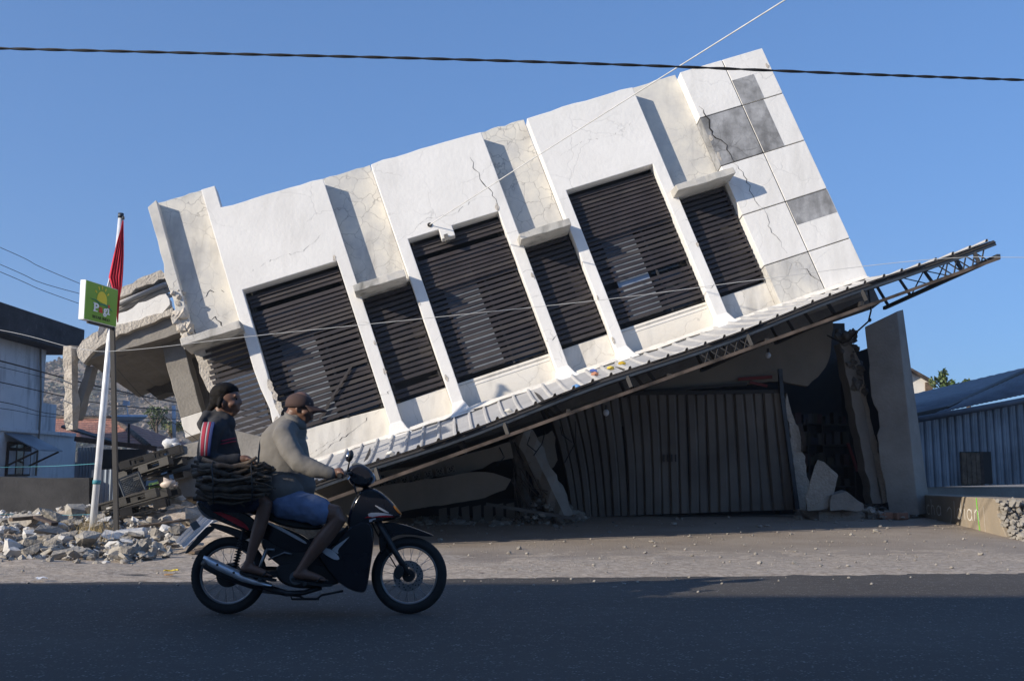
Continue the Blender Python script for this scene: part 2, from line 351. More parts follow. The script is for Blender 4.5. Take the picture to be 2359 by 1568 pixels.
# white projecting frames: header panel with two pilasters running down to the canopy
FR = []
for i in range(3):
    r_ = 4.0 * i; l_ = r_ - 2.81; ol, orr = r_ - 2.544, r_ - 0.284
    tl = [(l_, 0.0)] if i else [(l_, -0.62), (l_ + 0.33, -0.62), (l_ + 0.33, -0.04)]
    top = []
    x0 = tl[-1][0]
    rr = random.Random(i)
    for k in range(1, 9): top.append((x0 + (r_ - x0) * k / 9, -0.02 + rr.uniform(-.02, .015)))
    poly = tl + top + [(r_, 0.0), (r_, BT), (orr, BT), (orr, 2.105)]
    if i == 1: poly += [(orr - 1.17, 2.105), (orr - 1.17, 2.36), (orr - 1.5, 2.36), (orr - 1.5, 2.105)]
    poly += [(ol, 2.105), (ol, BT), (l_, BT)]
    if i == 0:  # lower left pilaster is broken away
        poly = poly[:-3] + [(ol, 2.105), (ol, 4.2), (ol - .03, 4.9), (ol + .02, 5.3), (ol - .06, 5.75), (ol - .1, 6.1), (l_ + .12, 6.1), (l_ + .06, 5.5), (l_ + .1, 5.0), (l_ + .03, 4.5), (l_, 4.0)]
    f_ = fprism(poly, -D_, 0.0).build('wall_frame', M['white'], B, bevel=0.012)
    FR.append(f_)
    for (a, b2) in ((l_, ol), (orr, r_)):      # flared plaster feet where the pilasters meet the canopy
        if i == 0 and a == l_: continue
        c0 = [fac(a, 6.2, 0.02), fac(b2, 6.2, 0.02), fac(b2, 6.2, -.3), fac(a, 6.2, -.3)]
        c1 = [fac(a - .07, 6.42, 0.12), fac(b2 + .07, 6.42, 0.12), fac(b2 + .07, 6.42, -.3), fac(a - .07, 6.42, -.3)]
        c2 = [fac(a - .16, 6.56, 0.24), fac(b2 + .16, 6.56, 0.24), fac(b2 + .16, 6.56, -.3), fac(a - .16, 6.56, -.3)]
        MB().loft([c0, c1, c2], 0, False).build('pilaster_foot', M['white'], B, bevel=0.02)
crackline([(3.55, 0.55), (3.55, 1.2), (3.72, 1.6), (3.74, 2.1)], 0.02, 0.004, B, 3)
crackline([(1.5, 1.9), (2.1, 1.75), (2.7, 1.85), (3.3, 1.6), (3.7, 1.7)], 0.014, 0.004, B, 4)
crackline([(-2.4, 1.75), (-1.6, 1.6), (-1.0, 1.62), (-.4, 1.35)], 0.014, 0.004, B, 5)
crackline([(5.6, 1.2), (6.3, 1.0), (7.0, 1.1), (7.6, .9)], 0.012, 0.004, B, 6)
for i in range(3):
    r_ = 4.0 * i
    crackline([(r_ - .29, 5.5), (r_ - .15, 5.52), (r_ + .0, 5.45)], 0.02, 0.004, B, 40 + i)
    crackline([(r_ - .29, 3.75), (r_ - .12, 3.72), (r_, 3.8)], 0.014, 0.004, B, 50 + i)
# hook hole on the middle frame
MB().tube([fac(2.05, 1.93, .004), fac(2.05, 1.93, .02)], 0.045, 8).build('hook_hole', M['crack'], B)
MB().fbox(2.28, 2.37, 2.30, 2.46, -.05, .1).build('electrical_box', M['conc_dark'], B)
# cream recessed panels between them, pillar at the broken left end, parapet behind
for i in range(4):
    a = -3.92 if i == 0 else 4.0 * (i - 1); b2 = -2.81 if i == 0 else (a + 1.19 if i < 3 else 9.30)
    top = -.78 if i == 0 else -.16
    rr = random.Random(20 + i); poly = [(a, top)] + [(a + (b2 - a) * k / 7, top + rr.uniform(-.02, .02)) for k in range(1, 7)] + [(b2, top), (b2, 3.0), (a, 3.0)]
    if i == 0: poly = poly[:-1] + [(a + .05, 3.0), (a + .02, 2.2), (a - .02, 1.6), (a, .5)]
    fprism(poly, -.60, -.34).build('recessed_panel', M['cream'], B, bevel=0.01)
    # sill panel under each narrow window
    if i: fprism([(a, 5.74), (b2 if i < 3 else 9.3, 5.72), (b2 if i < 3 else 9.3, 6.5), (a, 6.5)], -.62, -.32).build('sill_panel', M['spandrel'], B, bevel=0.012)
for i in range(1, 3):
    fprism([(4 * i - 2.544, 5.74), (4 * i - .284, 5.74), (4 * i - .284, 6.5), (4 * i - 2.544, 6.5)], -.62, -.28).build('sill_panel', M['spandrel'], B, bevel=0.012)
    MB().fbox(4 * i - 2.5, 4 * i - .33, 5.80, 5.815, -.285, -.265).build('sill_trim', M['visor'], B)
    MB().fbox(4 * i - 2.3, 4 * i - .33, 5.88, 5.90, -.285, -.268).build('sill_trim', M['white'], B)
fprism([(-2.56, 5.6), (-.284, 5.74), (-.284, 6.5), (-2.9, 6.5)], -.62, -.28).build('sill_panel', M['spandrel'], B, bevel=0.012)
crackline([(-2.3, 6.42), (-1.9, 6.25), (-1.2, 6.05), (-.7, 5.85), (-.4, 5.76)], 0.02, -.275, B, 8)
crackline([(-2.4, 6.3), (-1.7, 6.1), (-1.1, 5.9)], 0.012, -.275, B, 9)
crackline([(-3.6, 1.95), (-3.3, 1.75), (-3.0, 1.9)], 0.03, -.335, B, 10); crackline([(-3.6, 2.5), (-3.35, 2.4), (-3.2, 2.75)], 0.03, -.335, B, 11)
# broken left pillar
rr = random.Random(5)
lft = [(-4.12 - .02 * k / 10 + rr.uniform(-.035, .035) - .1 * max(0, k - 8) * 0, -.6 + .3 * k) for k in range(12)]
rgt = [(-3.90, 2.7), (-3.88, -.72)]
fprism([(u, v) for u, v in lft] + rgt, -.75, -.06).build('broken_pillar', M['cream'], B, bevel=0.008)
lft = [(-4.05 + .02 * k + rr.uniform(-.05, .05), 2.75 + .22 * k) for k in range(12)]
rgt2 = [(-3.86 + .022 * k + rr.uniform(-.02, .02), 5.2 - .22 * k) for k in range(11)]
fprism(lft + rgt2, -.7, -.25).build('broken_pillar', M['rough'], B, bevel=0.006)
rub = MB()
for k in range(46):
    v = rr.uniform(1.6, 3.0); rub.blob(fac(-4.0 + rr.uniform(-.12, .1) - max(0, .4 - abs(v - 2.2)) * .25, v, rr.uniform(-.45, -.02)), rr.uniform(.04, .12), k, .6, 1)
for k in range(7):
    rub.tube([fac(-4.05 + rr.uniform(-.1, .1), 1.5, -.15), fac(-4.0 + rr.uniform(-.1, .1), 2.2, -.1), fac(-3.85 + rr.uniform(-.1, .06), 2.9, -.1)], 0.008, 5)
rub.build('crumbled_concrete', M['rough'], B, kind='stuff')
# plaster chipped off along some edges
rr = random.Random(91)
for (uu, vv, ww_) in ((-2.55, 4.5, .09), (-2.52, 4.75, .07), (-2.5, 5.05, .1), (-2.62, 5.4, .12), (-.04, 4.3, .04), (-.03, 5.0, .05), (3.96, 3.9, .05), (1.22, 3.7, .04), (5.22, 4.9, .04), (7.97, 4.4, .04), (3.72, 2.0, .06), (-.32, 2.03, .06), (11.5, .5, .05), (9.34, 1.9, .06), (9.36, 2.45, .07), (5.2, 6.0, .05), (1.25, 5.6, .05)):
    mb = MB(); n = 9; pts = [(uu + ww_ * rr.uniform(.35, 1.0) * math.cos(6.283 * k / n), vv + 2.2 * ww_ * rr.uniform(.35, 1.0) * math.sin(6.283 * k / n)) for k in range(n)]
    mb.prism([fac(a, b2, .0015) for a, b2 in pts], N_ * .004); mb.build('chipped_plaster', M['rough'], B)
# concrete visors
for i in range(4):
    a, b2 = ((-4.1, -2.75), (-.12, 1.1), (3.9, 5.15), (7.86, 9.36))[i]
    rr = random.Random(60 + i)
    prof = [(2.86, -.4), (2.97, .5), (3.15, .52), (3.10, -.4)]
    rings = [[fac(a + (b2 - a) * k / 6, v + rr.uniform(-.012, .012), w_ + rr.uniform(-.015, .015)) for v, w_ in prof] for k in range(7)]
    MB().loft(rings, 0, False).build('visor_slab', M['visor'], B, bevel=0.012)
# panelled end bay: separate panels with open joints
MB().fbox(9.31, 11.56, -.0, BT, -.5, -.035).build('backing_wall', M['mortar'], B)
rows = [-.02, 1.32, 2.686, 4.052, 5.417, BT]; cols = [9.30, 10.455, 11.572]; g_ = .012
for k in range(5):
    for j in range(2):
        u0, u1, v0, v1 = cols[j] + (g_ if j else 0), cols[j + 1] - (g_ if not j else 0), rows[k] + (g_ if k else 0), rows[k + 1] - (g_ if k < 4 else 0)
        mat_ = M['white']
        if (k, j) == (1, 0): mat_ = M['grey_patch']
        if (k, j) == (4, 0): mat_ = M['cream']
        if (k, j) == (2, 0): pass
        p_ = fprism([(u0, v0), (u1, v0), (u1, v1), (u0, v1)], -.4 if j == 0 else -.4, 0.0).build('wall_panel', mat_, B, bevel=0.008)
        if (k, j) == (1, 1): MB().fbox(u0 + .004, u0 + .56, v0 + .004, v1 - .004, .001, .004).build('bare_patch', M['grey_patch'], p_)
        if (k, j) == (0, 1): MB().fbox(u0 + .004, u0 + .60, v0 + .62, v1 - .004, .001, .004).build('bare_patch', M['grey_patch'], p_)
        if (k, j) == (3, 1): MB().fbox(u0 + .004, u1 - .02, v0 + .004, v0 + .64, .001, .004).build('bare_patch', M['grey_patch'], p_)
crackline([(9.42, 1.0), (9.50, 1.35), (9.42, 1.75), (9.62, 2.2), (9.66, 2.69)], 0.045, 0.006, B, 13)
crackline([(9.66, 2.69), (9.78, 3.2), (9.72, 3.6), (9.85, 4.05)], 0.018, 0.006, B, 14)
crackline([(9.85, 4.05), (9.8, 4.6), (9.95, 5.3)], 0.011, 0.006, B, 15)
crackline([(10.0, 5.75), (10.25, 5.8), (10.35, 6.1), (10.45, 6.3)], 0.02, 0.006, B, 16)
# louvred screens: every slat is a piece of its own
def screen(u0, u1, v0, v1, w_, pitch, upper, seed, ragged=False):
    r = random.Random(seed); fr = MB()
    for uu in (u0 + .02, u1 - .06): fr.fbox(uu, uu + .04, v0, v1, w_ - .07, w_ - .035)
    if u1 - u0 > 1.5: fr.fbox(u0 + (u1 - u0) * .62, u0 + (u1 - u0) * .62 + .05, v0 + upper, v1, w_ - .07, w_ - .035)
    e = fr.build('louvre_screen', M['darksteel'], B)
    v = v0 + .03; k = 0
    while v < v1 - .04:
        up = v < v0 + upper
        p_ = pitch * (.82 if up else 1.0); hgt = p_ * (.93 if up else .62)
        du0 = r.uniform(0, .035); du1 = r.uniform(0, .035)
        if ragged: du0 = r.uniform(0, .12) + max(0, (v - 4.6) * .12)
        tilt = r.uniform(-.006, .006); mb = MB()
        if r.random() < .05: tilt = r.uniform(-.04, .04)
        if up and k in (3,) and seed != 102 or (not up and r.random() < .012): v += p_; k += 1; continue
        ww = w_ + r.uniform(-.006, .006)
        a = [fac(u0 + du0, v + tilt, ww + (.02 if up else 0)), fac(u1 - du1, v - tilt, ww + (.02 if up else 0))]
        dv = V_ * (hgt * S); dn = N_ * ((-.06 if up else .0) * S) * 1; th = -N_ * (.022 * S)
        mb.prism([a[0], a[1], a[1] + dv - dn * .6, a[0] + dv - dn * .6], th)
        mb.build('slat', M['slat'] if r.random() < .75 else M['slat2'], e)
        v += p_; k += 1
    return e
for i in range(3):
    o = 4.0 * i; screen(o - 2.53, o - .295, 2.2, 5.70, -.24, .128, 1.25, 100 + i)
for i in range(4):
    a, b2 = ((-3.86, -2.75), (.02, 1.18), (4.02, 5.17), (8.02, 9.28))[i]
    screen(a, b2, 3.12, 5.66, -.24, .128, 0.0, 110 + i, ragged=(i == 0))
# loose diagonal batten in the left window
MB().box(fac(-1.75, 5.5, -.2), (fac(-.7, 4.55, -.2) - fac(-1.75, 5.5, -.2)), V_ * .05, N_ * .02).build('loose_batten', M['slat2'], B)
# window walls behind the screens and the rest of the shell
for i in range(3):
    o = 4.0 * i
    e = MB().fbox(o - 2.56, o - .27, 2.0, 5.75, -.66, -.60).build('window_frame', M['darksteel'], B)
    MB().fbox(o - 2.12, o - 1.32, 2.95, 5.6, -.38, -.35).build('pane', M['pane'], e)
    MB().fbox(o - 1.25, o - .4, 2.95, 5.6, -.60, -.585).build('pane', M['glass'], e)
    MB().fbox(o - 2.5, o - .4, 2.12, 2.85, -.60, -.585).build('pane', M['glass'], e)
for i in range(1, 4):
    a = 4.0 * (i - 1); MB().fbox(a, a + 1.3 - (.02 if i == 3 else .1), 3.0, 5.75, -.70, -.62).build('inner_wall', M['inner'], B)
sh = MB()
sh.fbox(-2.7, 11.5, .6, .75, -9, -.67).fbox(-2.7, 11.5, 6.5, 6.75, -9, -.63).fbox(-2.7, 11.5, .76, 6.49, -9.1, -9.0).fbox(-2.75, -2.6, .76, 6.49, -8.99, -.68).fbox(11.4, 11.5, .76, 6.49, -8.99, -.68)
sh.build('shell', M['conc_dark'], B)
# ring beam under the facade
MB().fbox(-2.9, 11.62, 6.52, 7.15, -.55, -.05).build('ring_beam', M['conc_dark'], B, bevel=.01)
MB().fbox(9.8, 11.4, 6.64, 6.86, -.049, -.02).build('beam_board', M['conc'], B)

# ---- metal canopy: projecting 4 m towards the street
CLN = 5.46 * S; UL = -2.75
def root(u): return fac(u, 6.50 + (.03 * math.sin(u * 1.3)), 0.03)
def sag(u, s): return -math.sin(math.pi * s) * (.10 + .10 * math.exp(-((u - 2.5) / 4.5) ** 2))
def can(u, s, dz=0.0): return root(u) + Vector((0.072, -0.990, -0.120 + 0.062 * (u + 1.75) / 13.35)) * (CLN * s) + Vector((0, 0, sag(u, s) + dz))
C_ = MB(); C_.tube([can(UL + (11.6 - UL) * k / 24, .985, -.045) for k in range(25)], .035, 4, 0, False)
canopy = C_.build('canopy', M['darksteel'], B)
u = UL; nrib = 0; UE = 11.62; RP = .355
nsh = int(round((UE - UL) / RP))
rl = random.Random(77)
for q in range(0, nsh, 3):
    mb = MB(); cols_ = []
    k1 = min(nsh, q + 3); off = rl.uniform(-.012, .012); dz0 = rl.uniform(0, .006)
    for k in range(q, k1):
        b0 = UL + k * RP
        cols_ += [(b0, 0), (b0 + RP * .80, 0), (b0 + RP * .85, .035), (b0 + RP * .95, .035)]
    cols_ += [(UL + k1 * RP, 0)]
    ns = 8; vs = []; fs = []; nc = len(cols_)
    for j in range(ns + 1):
        for (uu, dz) in cols_: vs.append(can(uu, j / ns + (off if j == ns else 0), dz + .012))
    vs2 = [p - Vector((0, 0, .006)) for p in vs]
    for j in range(ns):
        for i in range(nc - 1): a = j * nc + i; fs.append((a, a + 1, a + nc + 1, a + nc)); fs.append(tuple(x + len(vs) for x in (a, a + nc, a + nc + 1, a + 1)))
    mb.add(vs + vs2, fs).build('roof_sheet', M['roofmetal'], canopy, recalc=False)
    # plaster flashing
fl = MB(); fl.loft([[fac(-2.2 + (13.7) * k / 40, 6.40 + rl.uniform(-.012, .012), .015), fac(-2.2 + 13.7 * k / 40, 6.52 + rl.uniform(-.02, .02), .20 + rl.uniform(-.03, .03)), fac(-2.2 + 13.7 * k / 40, 6.56, -.02)] for k in range(41)], 0, False)
fl.build('plaster_flashing', M['spandrel'], B)
# front girder
gr = MB()
def fe(u, d=0.0): return can(u, .985) - Vector((0, 0, .05)) + V_ * d * S
gr.tube([fe(UL + (11.6 - UL) * k / 24, .03) for k in range(25)], .03, 4, 0, False, True, math.pi / 4); GT = gr.build('girder_chord', M['steel'], canopy)
mb = MB(); mb.bar(fe(UL, .24), fe(11.55, .30), .04, .045); mb.build('girder_chord', M['rust'], canopy)
for k in range(7):
    uu = UL + .1 + k * 2.3; mb = MB(); mb.bar(fe(uu, .03), fe(uu, .24), .05, .05); mb.build('girder_post', M['darksteel'], canopy)
for u0 in (5.6, 10.4):
    mb = MB()
    for k in range(5):
        a = u0 + k * .19; mb.bar(fe(a, .04 + .26 * (k % 2)), fe(a + .19, .30 - .26 * (k % 2)), .015); mb.bar(fe(a, .30 - .26 * (k % 2)), fe(a + .19, .04 + .26 * (k % 2)), .015)
    mb.build('girder_brace', M['darksteel'], canopy)
# rafters back to the wall, deeper at the wall
for k in range(8):
    uu = UL + .1 + k * 1.9 if k < 7 else 11.55
    mb = MB(); lo0 = can(uu, .02) + V_ * .78 * S
    lo1 = can(uu, .98) + V_ * .32 * S
    mb.bar(can(uu, 0.02, -.04), can(uu, .5, -.04), .05, .06); mb.bar(can(uu, .5, -.04), can(uu, .98, -.04), .05, .06); mb.bar(lo0, lo1, .05, .06)
    for s_ in (.05, .28, .5, .74): mb.bar(can(uu, s_, -.05), lo0.lerp(lo1, s_), .045, .05)
    if k == 7:
        for s0, s1 in ((.28, .5), (.5, .66)):
            mb.bar(can(uu, s0, -.05), lo0.lerp(lo1, s1), .016); mb.bar(can(uu, s1, -.05), lo0.lerp(lo1, s0), .016)
    mb.build('rafter', M['darksteel'] if k < 7 else M['steel'], canopy)
for s_ in (.25, .5, .75):
    mb = MB(); mb.tube([can(UL + (11.6 - UL) * k / 24, s_, -.035) for k in range(25)], .03, 4, 0, False, True, math.pi / 4); mb.build('purlin', M['darksteel'], canopy)
# ------------------------------------------------------------------ crushed ground floor
def wprism(px, Y, th, mb=None, mi=0, seed=None, amp=0.0, step=.12):     # wall piece standing across the view at depth Y
    pts = [at(x, y, Y) for x, y in px]
    if amp: pts = jag(pts + [pts[0]], amp, step, seed)[:-1]
    mb = mb or MB(); return mb.prism(pts, (0, th, 0), mi)
# folding gate: one part per vertical leaf
GY = 18.6; NG = 25
gate = MB(); gate.bar(at(1250, 909, GY), at(1806, 901, GY), .05, .07); gate = gate.build('folding_gate', M['darksteel'], B)
for k in range(NG):
    def gx(s, t_):                                                     # s along, t 0 top .. 1 bottom (picture x)
        return (1248 + (1800 - 1248) * s) * (1 - t_) + (1318 + 350 * s + 165 * s * s) * t_ + 10 * math.sin(math.pi * t_) * (1 - s) ** 2
    jt_ = random.Random(k * 7 + 3); jy, jx, jd = jt_.uniform(-5, 5), jt_.uniform(-2.2, 2.2), jt_.uniform(-.03, .03)
    yb = lambda s: 1193 - 20 * s; yt = lambda s: 912 - 10 * s + jy
    rings = []
    for j in range(6):
        t_ = j / 5; r_ = []
        for q, (ss, dy) in enumerate(((0.0, .04), (.2, .0), (.8, .0), (1.0, .04), (1.0, .06), (.8, .02), (.2, .02), (0, .06))):
            s_ = (k + ss * .985) / NG; y_ = yt(s_) + (yb(s_) - yt(s_)) * t_
            r_.append(at(gx(s_, t_) + jx * math.sin(math.pi * t_), y_, GY + dy + jd * math.sin(2.5 * t_ + k)))
        rings.append(r_)
    MB().loft(rings, 0, False).build('gate_leaf', M['gate'], gate)
for k in range(4):
    MB().abox(at(1527 + k * 9, 1060, GY).x, at(1530 + k * 9, 1060, GY).x, GY - .03, GY - .005, at(1500, 1063, GY).z, at(1500, 1046, GY).z).build('latch_slot', M['darksteel'], gate)
mb = MB(); mb.bar(at(1796, 850, GY - .05), at(1800, 910, GY - .05), .07, .09); mb.bar(at(1800, 910, GY - .05), at(1836, 1172, GY - .05), .07, .09); mb.build('gate_post', M['steel'], gate)
# plastered wall left above the gate, ragged at its right
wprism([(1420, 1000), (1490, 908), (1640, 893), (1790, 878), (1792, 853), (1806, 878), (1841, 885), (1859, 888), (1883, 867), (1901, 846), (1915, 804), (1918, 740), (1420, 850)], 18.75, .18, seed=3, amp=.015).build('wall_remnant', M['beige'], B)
mb = MB(); mb.bar(at(1700, 873, 18.7), at(1778, 868, 18.7), .03, .06); mb.bar(at(1727, 880, 18.7), at(1767, 889, 18.7), .03, .05); mb.build('red_rail', M['red'], B)
mb = MB(); mb.bar(at(1482, 902, 18.68), at(1720, 884, 18.68), .04, .06); mb.build('gate_track', M['darksteel'], B)
# brick edge right of the gate
wprism([(1812, 905), (1830, 962), (1846, 1000), (1850, 1040), (1862, 1120), (1856, 1172), (1836, 1178), (1823, 1040), (1812, 960)], 18.6, .3, seed=5, amp=.03, step=.09).build('broken_wall_edge', M['rough'], B)
mb = MB()
for k in range(5): mb.tube([at(1838 + k * 2, 975, 18.5), at(1846 + k * 2, 1010, 18.5), at(1846 + k * 2.5, 1040, 18.52)], .008, 5)
mb.build('rebar', M['rust'], B)
# interior behind: back and side walls, ceiling edge, shelves with dark goods
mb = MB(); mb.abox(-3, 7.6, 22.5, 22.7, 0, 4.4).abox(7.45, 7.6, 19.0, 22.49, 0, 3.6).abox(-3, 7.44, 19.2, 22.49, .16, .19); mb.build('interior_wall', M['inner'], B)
for k in range(2):
    sh = MB(); p = at(1850 + 70 * k, 1100, 20.3)
    for j in range(5): sh.abox(p.x - .5, p.x + .45, p.y, p.y + .4, .3 + j * .42, .33 + j * .42)
    for xx in (-.5, .42): sh.abox(p.x + xx, p.x + xx + .03, p.y, p.y + .4, .19, 2.1)
    e = sh.build('store_shelf', M['darksteel'], None, label=('dark metal store shelf with goods just inside the broken opening', 'dark metal store shelf deeper in the opening beside the leaning column')[k], cat='shelf')
    for j in range(5):
        for q in range(5):
            c_ = rnd.choice([(.05, .012, .012), (.03, .03, .035), (.015, .02, .04), (.04, .035, .02), (.07, .07, .07)])
            bx = MB(); x0 = p.x - .45 + q * .17; bx.abox(x0, x0 + rnd.uniform(.08, .14), p.y + .03, p.y + .25, .332 + j * .42, .332 + j * .42 + rnd.uniform(.12, .3))
            bx.build('packet', GOODS.setdefault(c_, simple('packet_%d' % len(GOODS), c_, .5)) if 'GOODS' in globals() else globals().setdefault('GOODS', {}).setdefault(c_, simple('packet_0', c_, .5)), e)
mb = MB(); mb.bar(at(1952, 1020, 19.6), at(1975, 1085, 19.6), .05); mb.build('red_rail', M['red'], B)
# inner leaning column
def slab_col(name, mat_, tl, tr, br, bl, Y0, Y1, th, seed, amp=.02, xoff=0.0):
    A = jag([at(*tl, Y1), at(*bl, Y0)], amp, .15, seed); Bq = jag([at(*br, Y0), at(*tr, Y1)], amp, .15, seed + 1)
    ring = A + Bq; mb = MB(); mb.prism(ring, (xoff, th, 0)); return mb.build(name, mat_, B, bevel=.01)
slab_col('leaning_column', M['conc'], (1934, 790), (1962, 792), (2032, 1160), (2010, 1160), 18.5, 18.7, .4, 31)
slab_col('column_core', M['rough'], (1962, 795), (1980, 830), (2046, 1155), (2033, 1160), 18.56, 18.76, .3, 33, .025)
mb = MB(); rr = random.Random(8)
for k in range(90):
    q = rr.random() ** 1.6; mb.blob(at(1945 + 40 * q + rr.uniform(-22, 22) * (1 - .5 * q), 765 + 150 * q + rr.uniform(-10, 10), 18.75 + rr.uniform(-.15, .15)), rr.uniform(.025, .085), k, .6, 1)
mb.build('crumbled_concrete', M['conc_dark'], B, kind='stuff')
# big pier at the right end
def pier():
    bot = [at(2047, 1186, 18.3), at(2116, 1186, 18.15), at(2144, 1180, 18.5)]; top = [at(1993, 752, 18.3), at(2066, 716, 18.15), at(2080, 712, 18.5)]
    def lb(r): return r + [r[0] + (r[2] - r[1]) + Vector((0, .1, 0))]
    rings = []; r_ = random.Random(4); n = 24
    for k in range(n + 1):
        t_ = k / n; q = [a.lerp(b_, t_) for a, b_ in zip(bot, top)]; j = r_.uniform(-.03, .03) + (-.10 if .45 < t_ < .58 else 0) * 1
        q[0] = q[0] + Vector((.35 * math.sin(math.pi * t_) * -.12 - j * .6, 0, 0)); rings.append(lb(q))
    top_ = rings[-1]; rings.append([p + Vector((0, 0, r_.uniform(-.12, .03))) - (p - sum(top_, Vector()) / 4) * .12 for p in top_])
    MB().loft(rings, 0, False).build('pier', M['conc'], B, bevel=.015)
pier()
# cable hanging from the canopy to the column
mb = MB(); mb.tube([at(2000, 668, 18.0), at(2006, 715, 18.0), at(2000, 740, 18.05), at(1972, 765, 18.2), at(1955, 785, 18.4), at(1940, 790, 18.5), at(1905, 772, 18.6)], .016, 6)
for x, y in ((2003, 737), (1972, 765)): mb.blob(at(x, y, 18.05), .04, 1, .4, 1)
mb.build('hanging_cable', M['wire_dark'], B)
for x, y, YY in ((1769, 818, 17.6), (1396, 950, 16.2)):
    e = MB(); c_ = at(x, y, YY); e.blob(c_, .05, 0, 0, 2, (1, 1, 1.15), 0, True); e = e.build('light_bulb', M['curtain'], B)
    MB().tube([c_ + Vector((0, 0, .04)), c_ + Vector((0, 0, .12))], .022, 8).build('socket', M['darksteel'], e)

# left of the gate: fallen beige wall slab, wall with vent blocks, crushed column
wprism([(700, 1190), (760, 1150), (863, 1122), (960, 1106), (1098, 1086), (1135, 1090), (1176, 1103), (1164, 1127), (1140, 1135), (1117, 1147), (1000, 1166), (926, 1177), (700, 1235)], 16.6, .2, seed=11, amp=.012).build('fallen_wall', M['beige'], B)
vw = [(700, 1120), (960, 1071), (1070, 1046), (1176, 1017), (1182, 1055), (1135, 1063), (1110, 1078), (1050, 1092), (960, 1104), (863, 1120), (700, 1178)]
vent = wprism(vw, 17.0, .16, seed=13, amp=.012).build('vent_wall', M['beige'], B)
def vent_block(c, sz):
    mb = MB(); h_ = sz / 2; t_ = sz * .13; q = math.radians(13); ax = Vector((math.cos(q), 0, math.sin(q))); az = Vector((-math.sin(q), 0, math.cos(q))); Yv = Vector((0, .05, 0))
    for (a0, a1, z0, z1) in ((-h_, h_, -h_, -h_ + t_), (-h_, h_, h_ - t_, h_), (-h_, -h_ + t_, -h_ + t_, h_ - t_), (h_ - t_, h_, -h_ + t_, h_ - t_)):
        mb.box(c + ax * a0 + az * z0, ax * (a1 - a0), Yv, az * (z1 - z0))
    ro, ri, n = h_ * .74, h_ * .52, 18
    for k in range(n):
        a, b_ = 2 * math.pi * k / n, 2 * math.pi * (k + 1) / n
        P_ = [c + (ax * math.cos(x) + az * math.sin(x)) * r_ for x, r_ in ((a, ri), (a, ro), (b_, ro), (b_, ri))]; mb.prism(P_, Yv)
    for k in range(3):
        a = math.pi / 2 + k * 2 * math.pi / 3; d_ = ax * math.cos(a) + az * math.sin(a); e_ = d_.cross(Vector((0, 1, 0))) * h_ * .09
        mb.prism([c - e_, c + e_, c + d_ * ri + e_, c + d_ * ri - e_], Yv)
    return mb.build('vent_block', M['beige'], vent)
for x, y in ((985, 1092), (1012, 1086), (1038, 1080), (958, 1099), (931, 1106), (905, 1112), (879, 1118)):
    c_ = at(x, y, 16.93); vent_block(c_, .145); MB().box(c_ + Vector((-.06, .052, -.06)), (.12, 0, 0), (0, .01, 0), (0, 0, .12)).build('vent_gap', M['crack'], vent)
wprism([(905, 1178), (1010, 1165), (1120, 1148), (1200, 1150), (1320, 1190), (1320, 1215), (905, 1225)], 18.3, .1).build('void_shade_sheet', M['inner'], B)  # dark sheet stands in for the shaded hollow under the wreck
def rtube(name, a, b_, r_, mat_, par, seed=0, n=7, amp=.25):
    rr_ = random.Random(seed); mb = MB(); rings = []; t_ = (b_ - a).normalized(); x = t_.orthogonal().normalized(); y = t_.cross(x); k_ = 9
    for i in range(k_ + 1):
        c_ = a.lerp(b_, i / k_); rings.append([c_ + (x * math.cos(2 * math.pi * j / n) + y * math.sin(2 * math.pi * j / n)) * r_ * (1 + rr_.uniform(-amp, amp)) for j in range(n)])
    return mb.loft(rings, 0, False).build(name, mat_, par)
rtube('crushed_column', at(1205, 1000, 17.4), at(1300, 1195, 17.2), .2, M['conc'], B, 1)
rtube('crushed_column', at(1185, 1010, 17.5), at(1215, 1190, 17.6), .09, M['conc_dark'], B, 2)
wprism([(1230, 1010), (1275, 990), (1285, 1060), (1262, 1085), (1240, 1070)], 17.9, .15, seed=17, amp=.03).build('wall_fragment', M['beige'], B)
mb = MB(); rr = random.Random(12)
for k in range(14):
    a = at(1180 + rr.uniform(0, 60), 1060 + rr.uniform(0, 60), 17.2); mb.tube([a, a + Vector((rr.uniform(-.1, .2), -.1, rr.uniform(-.25, .0))), a + Vector((rr.uniform(0, .5), -.1, rr.uniform(-.75, -.3)))], .008, 4)
mb.build('rebar', M['rust'], B)
for k in range(6):
    a = at(1150 + 35 * k, 1030 - 12 * k, 17.0); mb = MB(); ln = rr.uniform(.25, .7); mb.tube([a, a + Vector((rr.uniform(-.1, .1), -.05, -ln * .5)), a + Vector((rr.uniform(-.2, .2), -.05, -ln))], .01, 5); mb.build('hanging_cable', M['wire_dark'], B)
mb = MB(); mb.bar(at(1120, 1160, 16.9), at(1330, 1195, 16.7), .09, .05); mb.build('fallen_beam', M['conc_dark'], B)
for k in range(7):
    x0 = 1010 + k * 26; wprism([(x0, 1172 - k * 2), (x0 + 19, 1168 - k * 2), (x0 + 21, 1204), (x0 + 2, 1206)], 17.4, .03, seed=k, amp=.01).build('crushed_gate_leaf', M['gate'], B)

# ------------------------------------------------------------------ torn-off left end of the upper storey
wprism
